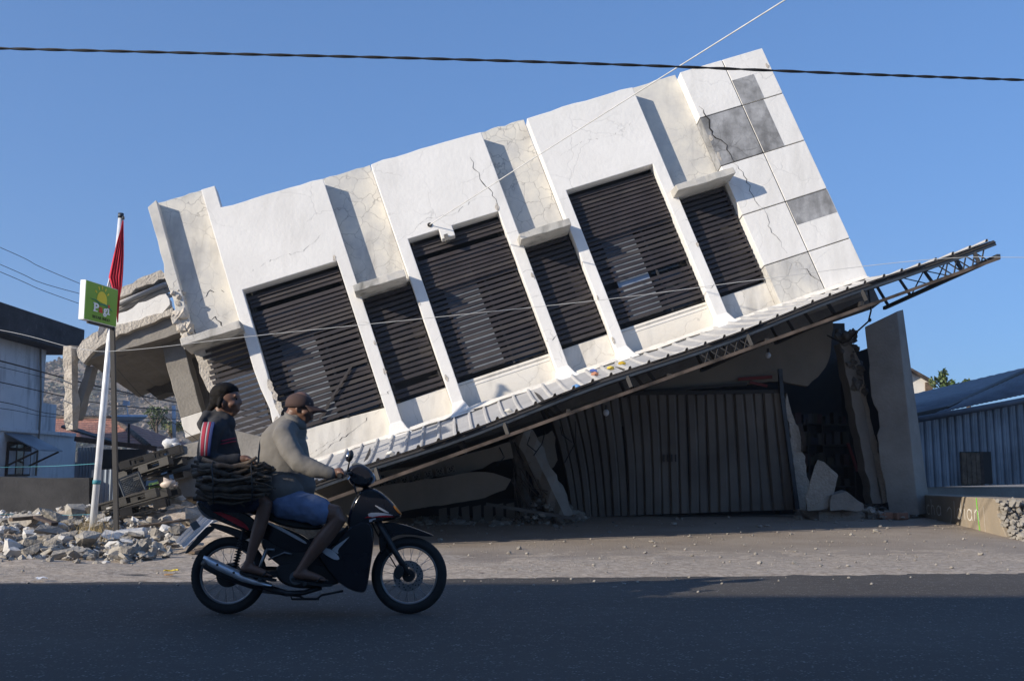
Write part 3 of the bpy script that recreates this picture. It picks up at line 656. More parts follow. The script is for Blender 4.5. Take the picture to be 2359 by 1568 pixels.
# rough roof edge beam, sheets under it
def frough(name, pts, w0, w1, mat_, seed, amp=.04, step=.12, bevel=0):
    P_ = jag([fac(*q, w0) for q in pts] + [fac(*pts[0], w0)], amp, step, seed, N_)[:-1]
    return MB().prism(P_, N_ * (w1 - w0) * S).build(name, mat_, B, bevel=bevel)
def uvp(lst, w_): return [fuv(x, y, w_) for x, y in lst]
W1 = -2.2
frough('roof_edge_beam', uvp([(240, 690), (277, 663), (372, 620), (392, 636), (300, 672), (277, 682)], W1 - 1), W1 - 1, W1 - 1.5, M['rough'], 21, .035)
for k in range(3):
    a = fpx(262, 700 + k * 14, W1 - 1.2 - k * .5); b_ = fpx(392, 645 + k * 14, W1 - 1.2 - k * .5); rings = []
    nn = 21
    for q in range(2):
        P0 = (a, b_)[q]; rings.append([P0 + Vector((0, -.35 + .7 * j / nn, 0)) + Vector((0, 0, .05 * math.cos(j * 1.8) - .16 + .32 * (j / nn) * (.6))) for j in range(nn + 1)])
    mb = MB(); mb.loft(rings, 0, True, False, False); o = mb.build('roof_sheet', M['roofmetal'], B)
    sd = o.modifiers.new('thickness', 'SOLIDIFY'); sd.thickness = .008
frough('wall_stub', uvp([(262, 735), (277, 723), (304, 707), (351, 685), (382, 676), (392, 702), (372, 719), (304, 741), (262, 756)], W1), W1, W1 - .25, M['white'], 22, .025)
frough('edge_beam', uvp([(176, 806), (190, 785), (240, 752), (274, 746), (304, 741), (372, 719), (395, 708), (420, 760), (415, 766), (350, 786), (300, 800), (240, 815), (190, 834), (180, 822)], W1 - .12), W1 - .12, W1 - .55, M['conc'], 23, .01)
frough('edge_beam', uvp([(176, 806), (190, 785), (240, 752), (274, 746), (304, 741), (372, 719), (395, 708), (399, 724), (372, 734), (304, 759), (262, 777), (215, 808), (192, 836), (180, 822)], W1 + .05), W1 + .05, W1 - .115, M['rough'], 27, .02)
# slab behind: its underside shows
u0, v0 = fuv(188, 832, W1); u1, v1 = fuv(415, 766, W1)
frough('floor_slab', [(u0, v0 - .25), (u1 + 1.3, v0 - .25), (u1 + 1.3, v0 - .05), (u0 + .05, v0 - .03)], W1 - .56, W1 - 4.4, M['conc'], 24, .03)
frough('slab_beam', [(u0 + .4, v0 - .03), (u1 + 1.2, v0 - .03), (u1 + 1.2, v0 + .3), (u0 + .6, v0 + .25)], W1 - 3.9, W1 - 4.4, M['conc_dark'], 25, .03)
# leaning square column below it, white at its foot
def fcol(p0, p1, w_, wd, dp, mat_, name='leaning_column', jt=.01):
    a, b_ = fpx(*p0, w_), fpx(*p1, w_); x = U_ * wd; rr_ = random.Random(9)
    rings = [[a.lerp(b_, k / 8) + x * s * (.5 + rr_.uniform(-jt, jt) / wd) + N_ * d_ for s, d_ in ((-1, 0), (1, 0), (1, -dp), (-1, -dp))] for k in range(9)]
    return MB().loft(rings, 0, False).build(name, mat_, B, bevel=.012)
fcol((393, 782), (440, 955), W1 - .6, .42, .5, M['conc']); fcol((440, 955), (452, 1000), W1 - .6, .43, .5, M['white'], 'column_foot')
fcol((425, 775), (478, 965), W1 - 2.6, .3, .3, M['conc_dark'])
# hanging broken column and a diagonal stump at the far left
rtube('broken_column', at(163, 798, 19.3), at(166, 990, 19.3), .135, M['rough'], B, 5, 5, .2)
rtube('broken_column', at(213, 846, 19.6), at(176, 965, 19.4), .12, M['conc'], B, 6, 5, .15)
# floor beam end
fb = uvp([(381, 1040), (386, 1034), (455, 1015), (540, 990), (640, 1012), (660, 1100), (560, 1130), (462, 1140), (414, 1146)], 0.0)
frough('floor_beam', fb, 0.0, -1.2, M['conc'], 26, .01, .3, .015)
# ------------------------------------------------------------------ surroundings, left
def atx(px, py, X):
    d = ray(px, py); return CAM + d * (X / d.x)
M['wall_blue'] = plaster('bluish_white_wall', (0.66, 0.67, 0.69), (0.56, 0.575, 0.6), 0.3, 1.0, dirt=(.2, .21, .22), damt=0.6)
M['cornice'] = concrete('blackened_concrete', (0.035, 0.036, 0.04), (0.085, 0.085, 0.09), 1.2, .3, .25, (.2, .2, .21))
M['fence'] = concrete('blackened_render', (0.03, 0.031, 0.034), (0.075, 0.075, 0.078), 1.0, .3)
M['zinc_blue'] = simple('zinc_sheet', (0.2, 0.23, 0.27), 0.45, 0.45, var=0.3, vscale=1.5)
M['zinc_roof_blue'] = simple('zinc_roof_sheet', (0.1, 0.115, 0.14), 0.6, 0.15, var=0.25, vscale=3)
M['wood'] = simple('weathered_wood', (0.13, 0.09, 0.06), 0.85, var=0.4, vscale=9, bstr=.3)
M['wood_dark'] = simple('dark_wood', (0.05, 0.033, 0.026), 0.8, var=0.4, vscale=9)
M['plastic_black'] = simple('black_plastic', (0.022, 0.02, 0.018), 0.65, var=.4, vscale=5)
m, t, b = nodes('roof_tiles'); P = pos(t)
w1 = N(t, 'ShaderNodeTexWave', wave_type='BANDS', bands_direction='Z'); w1.inputs['Scale'].default_value = 3.2; w1.inputs['Distortion'].default_value = 2.5; w1.inputs['Detail'].default_value = 2; w1.inputs['Detail Scale'].default_value = 4; t.links.new(P, w1.inputs['Vector'])
n1 = tex(t, 'Noise', 6, P); n1.inputs['Detail'].default_value = 6
c = ramp(t, n1.outputs['Fac'], [(0.3, (0.28, 0.11, 0.07)), (0.7, (0.45, 0.22, 0.15))]); c = mixc(t, ramp(t, w1.outputs['Fac'], [(0.0, (.5, .5, .5)), (0.25, (0, 0, 0))]), c, (.07, .04, .035))
t.links.new(c, b.inputs['Base Color']); b.inputs['Roughness'].default_value = .8; bump(t, b, w1.outputs['Fac'], .6, .06); M['tiles'] = m
XW = -12.4
lb = thing('white_house', (XW - 3, 26, 0), 'bluish white two-storey house with a blackened eave at the left edge', 'house')
def xwall(pts, th=.2, mb=None): return (mb or MB()).prism([atx(x, y, XW) for x, y in pts], (-th, 0, 0))
Yn = 21.0
pA = atx(107, 800, XW); pB = atx(172, 1100, XW)
MB().abox(XW - 6, XW, Yn, pA.y, 0, atx(60, 783, XW + .45).z - .003).build('wall', M['wall_blue'], lb)
MB().abox(XW - 6, XW - .02, pA.y, pB.y, 0, 2.05).build('lower_wall', M['wall_blue'], lb)
MB().abox(XW - 6, XW - .1, pA.y + .01, atx(139, 930, XW).y, 2.06, atx(120, 929, XW).z).build('parapet', M['wall_blue'], lb)
ct = atx(60, 716, XW + .45); cb = atx(60, 783, XW + .45)
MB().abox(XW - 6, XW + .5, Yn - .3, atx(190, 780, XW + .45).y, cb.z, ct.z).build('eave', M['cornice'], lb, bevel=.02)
MB().abox(XW + .005, XW + .06, Yn, pB.y - .2, 2.02, 2.12).build('ledge', M['wall_blue'], lb, bevel=.01)
mb = MB(); mb.tube([atx(93, 800, XW + .06), atx(94, 925, XW + .06), atx(90, 990, XW + .06), atx(82, 1095, XW + .06)], .03, 6); mb.build('drain_pipe', M['conc'], lb)
wy0, wy1 = atx(13, 1050, XW).y, atx(67, 1050, XW).y; wz0, wz1 = atx(40, 1096, XW).z, atx(40, 1018, XW).z
e = MB().abox(XW, XW + .05, wy0, wy1, wz0, wz1).build('window', M['wood_dark'], lb)
for k in range(3):
    a = wy0 + (wy1 - wy0) * (.05 + .32 * k); MB().abox(XW + .051, XW + .06, a, a + (wy1 - wy0) * .26, wz0 + .05, wz0 + .62).build('pane', M['curtain'] if k != 1 else M['glass'], e)
    MB().abox(XW + .051, XW + .06, a, a + (wy1 - wy0) * .26, wz0 + .7, wz1 - .06).build('pane', M['glass'], e)
mb = MB(); a0, a1 = atx(10, 998, XW), atx(70, 1000, XW)
mb.prism([(XW, a0.y, a0.z), (XW, a1.y, a0.z), (XW + .85, a1.y, a0.z - .42), (XW + .85, a0.y, a0.z - .42)], (0, 0, .03)); e = mb.build('awning', M['zinc_blue'], lb)
for yy in (a0.y + .1, a1.y - .1):
    mb = MB(); mb.bar((XW + .02, yy, a0.z - .8), (XW + .8, yy, a0.z - .42), .04); mb.build('bracket', M['wood_dark'], e)
# blackened fence wall and a zinc fence
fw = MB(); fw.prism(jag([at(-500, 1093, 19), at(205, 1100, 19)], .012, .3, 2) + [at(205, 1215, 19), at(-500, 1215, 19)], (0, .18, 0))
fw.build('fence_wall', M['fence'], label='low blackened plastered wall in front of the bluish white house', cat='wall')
def corrugated(pa, pb, ztop0, ztop1, zb0, zb1, period, amp, name, mat_, parent=None, thick=.006, **k):
    pa, pb = Vector(pa), Vector(pb); n = int((pb - pa).length / period * 6); d_ = (pb - pa).normalized(); nrm = Vector((d_.y, -d_.x, 0)); r0 = []; r1 = []
    for i in range(n + 1):
        q = pa.lerp(pb, i / n); o = nrm * (amp * max(-.5, math.cos(2 * math.pi * i / 6) - 0.0)); tt = i / n
        r0.append(Vector((q.x, q.y, zb0 + (zb1 - zb0) * tt)) + o); r1.append(Vector((q.x, q.y, ztop0 + (ztop1 - ztop0) * tt)) + o)
    mb = MB(); mb.loft([r0, r1], 0, False, False, False); o = mb.build(name, mat_, parent, **k); sd = o.modifiers.new('thickness', 'SOLIDIFY'); sd.thickness = thick; return o
a, b_ = at(206, 1190, 19.2), at(262, 1190, 19.2)
corrugated(a, b_, at(206, 1082, 19.2).z, at(262, 1080, 19.2).z, 0.1, 0.1, .09, .015, 'zinc_fence', M['zinc_blue'], None, label='short corrugated zinc fence at the end of the blackened wall', cat='fence')
# carport and red-roofed house behind
rh = thing('tiled_house', (-10.5, 30, 0.2), 'low house with a reddish brown tiled hip roof behind the flagpole', 'house')
R0, R1 = at(80, 962, 34.5), at(262, 963, 33.0); C0, C1 = at(90, 1002, 29.5), at(343, 1029, 29.0); E1 = at(440, 1024, 36.5); Bk = at(80, 1000, 40)
mb = MB(); mb.prism([C0, C1, R1, R0], (0, 0, -.08)); mb.build('roof', M['tiles'], rh)
mb = MB(); mb.prism([C1, E1, R1], (0, 0, -.08)); mb.build('roof', M['tiles'], rh)
mb = MB(); mb.prism([E1, Bk, R0, R1], (0, 0, -.08)); mb.build('roof', M['tiles'], rh)
mb = MB(); mb.tube([R0, R1], .09, 6); mb.tube([R1, C1], .09, 6); mb.build('ridge_cap', M['rust'], rh)
mb = MB(); mb.abox(C0.x + .3, C1.x - .5, 29.6, 36, 0.1, C1.z - .12); mb.build('wall', simple('blue_grey_wall', (.2, .22, .25), .9), rh)
cp = thing('carport', (-10.9, 25, .2), 'dark lean-to carport with corrugated panels beside the white house', 'shed')
mb = MB(); mb.prism([at(140, 985, 26.5), at(256, 1020, 24.0), at(262, 1018, 24.4), at(150, 980, 27)], (0, 0, .05)); mb.build('roof', M['darksteel'], cp)
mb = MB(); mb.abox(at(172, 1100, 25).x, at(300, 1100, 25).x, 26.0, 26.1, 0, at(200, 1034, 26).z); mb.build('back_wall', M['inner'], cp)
for k in range(7):
    x0 = at(176 + k * 7, 1100, 25).x; MB().abox(x0, x0 + .05, 25.0, 25.04, .2, at(180, 1030, 25).z).build('panel_slat', M['zinc_blue'], cp)
mb = MB(); mb.bar(at(172, 1010, 24.6), at(360, 1033, 24.6), .06, .12); mb.build('eave_beam', M['wood_dark'], cp)
# satellite dish
sd_ = thing('satellite_dish', at(296, 1030, 28), 'large pale satellite dish on a pole above the tiled roof', 'satellite dish')
c_ = at(297, 968, 28.0); mb = MB(); rings = []
for k in range(6):
    r_ = .5 * k / 5 + .001; rings.append([c_ + Vector((r_ * math.cos(2 * math.pi * j / 28), r_ * .9 * math.sin(2 * math.pi * j / 28), .22 * (r_ / .5) ** 2 - .1 + .1 * r_ * math.sin(2 * math.pi * j / 28))) for j in range(28)])
mb.loft(rings, 0, True, False); o = mb.build('dish', M['curtain'], sd_); o.modifiers.new('thickness', 'SOLIDIFY').thickness = .02
mb = MB(); mb.tube([at(296, 1028, 28), c_ - Vector((0, 0, .1))], .035, 6); mb.build('pole', M['darksteel'], sd_)
mb = MB(); mb.bar(c_, c_ + Vector((-.1, 0, .45)), .02); mb.abox(c_.x - .18, c_.x - .02, c_.y - .05, c_.y + .05, c_.z + .42, c_.z + .55); mb.build('receiver', M['curtain'], sd_)
ppo = MB(); ppo.tube([at(401, 1016, 27), at(400, 934, 27)], .05, 8); ppo.build('utility_post', M['curtain'], label='slim white post standing behind the leaning column', cat='post')
# foliage
M['leaf'] = simple('leaf', (0.06, 0.1, 0.03), 0.6, var=.5, vscale=3); M['leaf2'] = simple('leaf_light', (0.11, 0.14, 0.05), 0.6, var=.4, vscale=3); M['bark'] = simple('bark', (0.12, 0.09, 0.065), .95)
def tree(name, base, h_, cr, n, label, seed, lsz=.16, mats=None, squash=1.0, group=None):
    r_ = random.Random(seed); base = Vector(base); e = thing(name, base, label, 'tree', group); top = base + Vector((0, 0, h_ - cr * squash))
    mb = MB(); mb.tube([base, base.lerp(top, .5) + Vector((.1, 0, 0)), top], [.12, .09, .06], 7); lim = []
    for k in range(7):
        a = r_.uniform(0, 6.28); p = top + Vector((math.cos(a) * cr * .7, math.sin(a) * cr * .7, r_.uniform(-.2, .7) * cr)); lim.append(p); mb.tube([base.lerp(top, r_.uniform(.6, .95)), p], [.05, .015], 5)
    mb.build('trunk', M['bark'], e); cl = MB(); cens = [top + Vector((r_.gauss(0, .5) * cr, r_.gauss(0, .5) * cr, r_.gauss(.1, .42) * cr * squash)) for _ in range(16)]
    for k in range(n):
        c0 = r_.choice(cens); d_ = Vector((r_.gauss(0, 1), r_.gauss(0, 1), r_.gauss(0, 1))).normalized() * cr * r_.uniform(.1, .42); p = c0 + d_
        x = Vector((r_.gauss(0, 1), r_.gauss(0, 1), r_.gauss(0, .6))).normalized(); y = x.orthogonal().normalized(); y = Matrix.Rotation(r_.uniform(0, 6.28), 3, x) @ y; l_ = lsz * r_.uniform(.6, 1.3)
        cl.add([p - y * l_ * .25, p + x * l_ * .5 + Vector((0, 0, .02)), p + y * l_ * .25, p - x * l_ * .5], [(0, 1, 2, 3)], r_.randrange(2))
    cl.build('crown', mats or [M['leaf'], M['leaf2']], e, recalc=False); return e
tree('garden_tree', at(356, 1040, 60) , 2.6, .7, 900, 'small dense green tree behind the tiled roof beside the dish', 3, .17)
tree('garden_tree', at(394, 1050, 55), 2.0, .5, 420, 'small pale yellow-green tree by the white post', 5, .2, [M['leaf2'], simple('leaf_yellow', (.2, .18, .06), .7)])
# hill with dry brush
m, t, b = nodes('dry_hill'); P = pos(t)
n1 = tex(t, 'Noise', .035, P); n1.inputs['Detail'].default_value = 9; n1.inputs['Roughness'].default_value = .68
c = ramp(t, n1.outputs['Fac'], [(0.34, (0.12, 0.12, 0.09)), (0.46, (0.21, 0.175, 0.14)), (0.66, (0.3, 0.245, 0.2))])
n2 = tex(t, 'Noise', .35, P); n2.inputs['Detail'].default_value = 8; c = mixc(t, ramp(t, n2.outputs['Fac'], [(0.4, (.55, .55, .55)), (0.6, (0, 0, 0))]), c, (.05, .055, .04))
t.links.new(c, b.inputs['Base Color']); b.inputs['Roughness'].default_value = 1; b.inputs['Specular IOR Level'].default_value = 0; M['hill'] = m
def hz(x, y):
    return 27 * math.exp(-((x + 205) / 80) ** 2 - ((y - 420) / 120) ** 2) + 44 * math.exp(-((x + 130) / 55) ** 2 - ((y - 400) / 110) ** 2) + 14 * math.exp(-((x + 60) / 60) ** 2 - ((y - 380) / 90) ** 2) + 3.0 * fbm(x, y, .02) + 1.2 * fbm(x, y, .09) - 3
hb = grid_sheet(-460, 60, 180, 620, 190, 150, hz); hb.build('hill', M['hill'], kind='structure', recalc=False)
br = MB(); r_ = random.Random(2)
for k in range(7000):
    x, y = r_.uniform(-250, -80), r_.uniform(250, 430); z = hz(x, y)
    if z < 1 or (x / y) > -.3 or x / y < -.62: continue
    mi_ = 0 if noise.noise(Vector((x * .03, y * .03, 0))) + r_.uniform(-.35, .35) < -.25 else 1 + (k % 2); R0_ = r_.uniform(.5, 1.3)
    for _ in range(7):
        p = Vector((x, y, z)) + Vector((r_.gauss(0, .5) * R0_, r_.gauss(0, .5) * R0_, r_.uniform(0, .9) * R0_)); a_ = Vector((r_.gauss(0, 1), r_.gauss(0, 1), r_.gauss(0, 1))).normalized() * R0_ * .5; b_ = a_.orthogonal().normalized() * R0_ * .45
        br.add([p - a_, p + b_, p + a_, p - b_], [(0, 1, 2, 3)], mi_)
br.build('dry_brush', [simple('brush_green', (0.13, 0.14, 0.1), 1, var=.4, vscale=.4), simple('brush_brown', (0.2, 0.16, 0.125), 1, var=.4, vscale=.4), simple('brush_tan', (0.25, 0.2, 0.155), 1, var=.4, vscale=.4)], kind='stuff', label='dry brown and green brush covering the hillside', cat='brush', recalc=False)

# ------------------------------------------------------------------ surroundings, right
sh = thing('zinc_shed', (13, 25, .2), 'blue-grey corrugated zinc shed with a wooden shutter at the right edge', 'shed')
SY = 24.5
a, b_ = at(2050, 1120, SY), at(2800, 1106, SY)
corrugated((a.x, SY, 0), (b_.x, SY, 0), at(2050, 972, SY).z, at(2800, 844, SY).z, at(2050, 1124, SY).z, at(2800, 1102, SY).z, .19, .03, 'wall_sheet', M['zinc_blue'], sh)
MB().abox(a.x, b_.x, SY + .05, SY + .25, 0.0, at(2200, 1119, SY).z - .02).build('plinth', M['conc'], sh)
MB().abox(a.x, b_.x, SY - .06, SY + .045, 0.0, at(2200, 1172, SY).z).build('plinth_step', M['conc_dark'], sh)
def roofpoly(px, Ys, name, mat_):
    pts = [at(x, y, Y) for (x, y), Y in zip(px, Ys)]; a0, a1, b1, b0 = pts; n = int((a1 - a0).length / .12) * 2; mb = MB(); r0 = []; r1 = []
    for i in range(n + 1): q = i / n; o = Vector((0, 0, .007 * (1 if i % 2 else -1))); r0.append(a0.lerp(a1, q) + o); r1.append(b0.lerp(b1, q) + o)
    mb.loft([r0, r1], 0, True, False, False); o = mb.build(name, mat_, sh); o.modifiers.new('thickness', 'SOLIDIFY').thickness = .01
roofpoly([(1985, 985), (2190, 934), (2420, 832), (1985, 935)], (24.3, 24.6, 30, 30), 'roof_sheet', M['zinc_roof_blue'])
roofpoly([(2150, 952), (2800, 814), (2800, 665), (2178, 939)], (24.2, 24.2, 28.5, 24.9), 'roof_sheet', M['zinc_roof_blue'])
mb = MB(); mb.bar(at(2112, 956, 24.5), at(2180, 941, 24.55), .12, .12); mb.bar(at(2180, 941, 24.55), at(2400, 837, 29.2), .14, .1); mb.build('roof_gap_shade', M['darksteel'], sh)  # dark bars stand in for the shaded gap between the two roofs
mb = MB(); mb.tube([at(2112, 966, 24.15), at(2300, 933, 24.15), at(2800, 838, 24.15)], .075, 8); mb.build('gutter', M['zinc_roof_blue'], sh)
wl, wr = at(2209, 1050, SY).x, at(2281, 1050, SY).x; wb, wt = at(2240, 1113, SY).z, at(2240, 1040, SY).z
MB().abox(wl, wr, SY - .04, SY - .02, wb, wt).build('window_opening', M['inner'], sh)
e = MB().abox(wl - .02, wl + (wr - wl) * .58, SY - .12, SY - .08, wb - .02, wt - .03).build('shutter', M['wood'], sh)
for k in range(4): MB().abox(wl + k * .115, wl + k * .115 + .1, SY - .135, SY - .121, wb + .0, wt - .05).build('shutter_board', M['wood'], e)
MB().abox(wl + (wr - wl) * .58, wl + (wr - wl) * .68, SY - .14, SY - .05, wb - .04, wt).build('window_post', M['wood_dark'], sh)
ho = thing('far_house', at(2125, 930, 45), 'small beige gabled house far behind the zinc shed', 'house')
mb = MB(); mb.prism([at(2060, 900, 45), at(2060, 870, 45), at(2101, 852, 45), at(2142, 872, 45), at(2142, 920, 45), at(2060, 920, 45)], (0, 5, 0)); mb.build('wall', M['spandrel'], ho)
mb = MB(); mb.prism([at(2099, 847, 44.6), at(2158, 880, 44.6), at(2157, 884, 44.6), at(2099, 852, 44.6)], (0, 6, 0)); mb.prism([at(2099, 847, 44.6), at(2099, 852, 44.6), at(2040, 884, 44.6), at(2040, 878, 44.6)], (0, 6, 0)); mb.build('roof', M['rust'], ho)
mb = MB(); mb.prism([at(2132, 880, 44.9), at(2148, 880, 44.9), at(2150, 925, 44.9), at(2132, 925, 44.9)], (0, .1, 0)); mb.build('lean_to', M['wood'], ho)
h2 = thing('far_hut', at(1990, 930, 40), 'small dark tin-roofed hut between the leaning column and the pier', 'hut')
mb = MB(); mb.prism([at(1975, 875, 40), at(2008, 872, 40), at(2012, 930, 40), at(1975, 930, 40)], (0, 3, 0)); mb.build('wall', M['wood_dark'], h2)
mb = MB(); mb.prism([at(1970, 857, 39.7), at(2004, 855, 39.7), at(2004, 862, 39.7), at(1970, 864, 39.7)], (0, 3.5, .2)); mb.build('roof', M['rust'], h2)
tree('far_tree', at(2182, 960, 42), 1.75, .55, 520, 'bright green leafy tree rising behind the zinc shed roof', 8, .26)
tree('far_tree', at(2228, 960, 45), 1.65, .5, 300, 'smaller sparse green tree right of the bright tree behind the shed', 9, .26)
# ------------------------------------------------------------------ flagpole, sign, barrier, cables
M['polewhite'] = simple('white_enamel', (.75, .77, .8), .35, .1)
M['flagred'] = simple('red_cloth', (.55, .02, .045), .8, var=.1); M['flagwhite'] = simple('white_cloth', (.75, .74, .76), .85)
pb = gp(210, 1246); YP = pb.y; pt = at(278, 499, YP)
fp = thing('flagpole', pb, 'leaning white steel flagpole standing in the rubble', 'flagpole')
mb = MB(); mb.tube([pb - Vector((0, 0, .1)), pb.lerp(pt, .45), pb.lerp(pt, .999)], [.05, .047, .036], 14); mb.build('pole', M['polewhite'], fp)
mb = MB(); mb.tube([pb.lerp(pt, .995), pt + Vector((.0, 0, .05))], [.042, .042], 12); mb.tube([pt + Vector((.04, -.03, -.03)), pt + Vector((.06, -.03, -.03))], .03, 8); mb.build('cap', M['steel'], fp)
q_ = pb.lerp(pt, .17); MB().tube([q_, q_ + (pt - pb) * .012], .056, 12).build('blue_band', simple('teal_tape', (.05, .25, .3), .6), fp)
# hanging flag: red above, white below, folded against the pole
fl = thing('flag', pb.lerp(pt, .6), 'red and white flag hanging limp from the leaning flagpole', 'flag')
def drape(rows, Y0, nf, amp, seed):
    rings = []
    for (yy, xl, xr) in rows:
        r_ = []
        for j in range(nf + 1):
            x = xl + (xr - xl) * j / nf; r_.append(at(x, yy, Y0 + amp * math.sin(j * 1.9 + yy * .012 + seed) * min(1, (xr - xl) / 12)))
        rings.append(r_)
    return rings
mb = MB(); mb.loft(drape([(508, 282, 284), (530, 277.5, 284), (557, 269, 285), (589, 261, 285), (620, 254, 284), (638, 250, 283), (660, 257, 281), (680, 264, 277), (710, 266.5, 274), (742, 270, 272)], YP - .09, 16, .022, 0), 0, True, False, False)
o = mb.build('red_half', M['flagred'], fl); o.modifiers.new('thickness', 'SOLIDIFY').thickness = .004
mb = MB(); mb.loft(drape([(600, 260, 268), (638, 252, 266), (661, 246, 270), (690, 240, 270), (720, 234, 262), (750, 228, 250), (768, 225, 236), (778, 224.5, 226)], YP - .03, 16, .04, 2), 0, True, False, False)
o = mb.build('white_half', M['flagwhite'], fl); o.modifiers.new('thickness', 'SOLIDIFY').thickness = .004
# shop sign
M['signgreen'] = simple('sign_green', (.16, .36, .03), .3, var=.06, vscale=2); M['signwhite'] = simple('sign_white', (.82, .82, .82), .35, var=.03)
M['signyellow'] = simple('sign_yellow', (.75, .6, .03), .4, var=.03); M['signteal'] = simple('sign_teal', (.01, .2, .09), .4, var=.03); M['signred'] = simple('sign_red', (.6, .03, .02), .4, var=.03); M['signdark'] = simple('sign_dark', (.04, .06, .02), .4, var=.03)
YS0, YS1 = 13.45, 14.22
TL, TR, BR, BL = at(195.6, 638.6, YS0), at(268.6, 671.9, YS1), at(269, 757, YS1), at(195.6, 731.6, YS0)
base_ = gp(270, 1256)
sg = thing('shop_sign', base_, 'green lightbox shop sign with a rising sun on a dark steel post', 'sign')
ex = (TR - TL); ex.z = 0; ex = ex.normalized(); wd = ((TR - TL).x ** 2 + (TR - TL).y ** 2) ** .5; hg = ((TL.z - BL.z) + (TR.z - BR.z)) / 2; ctr = (TL + TR + BR + BL) / 4
nx = ex.cross(Vector((0, 0, 1))).normalized()
if nx.x < 0: nx = -nx
up = Vector((0, 0, 1)); o0 = ctr - ex * wd / 2 - up * hg / 2
mb = MB(); mb.box(o0 - nx * .085, ex * wd, up * hg, nx * .085); bx = mb.build('lightbox', M['signwhite'], sg, bevel=.006)
def sp(a, b_, d_=.004): return ctr + ex * a * wd + up * b_ * hg + nx * d_      # a,b in -.5..+.5
def flat(name, pts, mat_, d_=.006, th=.003, par=None): mb = MB(); mb.prism([sp(a, b_, d_) for a, b_ in pts], nx * th); return mb.build(name, mat_, par or bx)
flat('sign_face', [(-.495, -.485), (.495, -.485), (.495, .485), (-.495, .485)], M['signgreen'], .001, .003)
asp = wd / hg
flat('sun_disc', [(0 + .155 * math.cos(a), .10 + .155 * asp * math.sin(a)) for a in [math.pi * k / 16 for k in range(17)]] + [(-.155, .06), (0, .03), (.155, -.02)], M['signyellow'], .005)
for k in range(5):
    a = math.radians(35 + k * 28); c0, s0 = math.cos(a), math.sin(a); px_, py_ = -s0, c0
    P_ = [(.19 * c0 - .008 * px_, .10 + asp * (.19 * s0 - .008 * py_)), (.255 * c0 - .018 * px_, .10 + asp * (.255 * s0 - .018 * py_)), (.255 * c0 + .018 * px_, .10 + asp * (.255 * s0 + .018 * py_)), (.19 * c0 + .008 * px_, .10 + asp * (.19 * s0 + .008 * py_))]
    flat('sun_ray', P_, M['signyellow'], .005)
flat('horizon_swoosh', [(-.38, .06), (-.26, .075), (-.14, .06), (-.05, -.005), (.06, .02), (.17, .0), (.26, -.05), (.34, -.13), (.25, -.085), (.14, -.045), (.04, -.03), (-.06, -.045), (-.14, .02), (-.24, .05)], M['signteal'], .010)
def text_mesh(s, size, bold):
    cu = bpy.data.curves.new('t', 'FONT'); cu.body = s; cu.size = size; cu.offset = bold; cu.resolution_u = 3; cu.extrude = .0015; cu.align_x = 'LEFT'
    ob = bpy.data.objects.new('t', cu); COL.objects.link(ob); dg = bpy.context.evaluated_depsgraph_get(); me = bpy.data.meshes.new_from_object(ob.evaluated_get(dg)); bpy.data.objects.remove(ob); return me
def put_text(s, a, b_, width, height, mat_, bold, name, d_=.008, par=None):
    me = text_mesh(s, 1.0, bold); xs = [v.co.x for v in me.vertices]; ys = [v.co.y for v in me.vertices]
    mb = MB(); kx, ky = width / (max(xs) - min(xs)), height / (max(ys) - min(ys))
    mb.add([sp(a, b_, d_) + ex * (v.co.x - min(xs)) * kx * wd + up * (v.co.y - min(ys)) * ky * hg + nx * v.co.z for v in me.vertices], [list(p.vertices) for p in me.polygons]); bpy.data.meshes.remove(me)
    return mb.build(name, mat_, par or bx, recalc=False)
put_text('P', -.235, -.235, .15, .22, M['signwhite'], .03, 'letter'); put_text('a', -.075, -.235, .115, .145, M['signred'], .03, 'letter'); put_text('g', .055, -.305, .115, .215, M['signwhite'], .03, 'letter')
put_text('i', .19, -.235, .05, .2, M['signwhite'], .03, 'letter')
for a0, a1, b0 in ((-.26, -.12, -.235), (.165, .265, -.235), (-.26, -.2, -.04), (.165, .215, -.105)): flat('letter_serif', [(a0, b0), (a1, b0), (a1, b0 + .028), (a0, b0 + .028)], M['signwhite'], .0085)
flat('letter_dot', [(.215 + .032 * math.cos(k * .6283), -.02 + .045 * math.sin(k * .6283)) for k in range(10)], M['signred'], .011)
put_text('RETAIL INDO', -.26, -.41, .54, .075, M['signdark'], .012, 'letters')
mb = MB(); mb.box(o0 - nx * .06 - up * .03 + ex * wd * .2, ex * wd * .8, up * .028, nx * .05); mb.build('bracket', M['darksteel'], sg)
mb = MB(); pt_ = o0 + ex * (wd - .03) - nx * .035; mb.tube([Vector((pt_.x, pt_.y, pt_.z)), base_ - Vector((0, 0, .1))], .042, 4, 0, False, True, math.pi / 4); mb.build('post', M['darksteel'], sg)
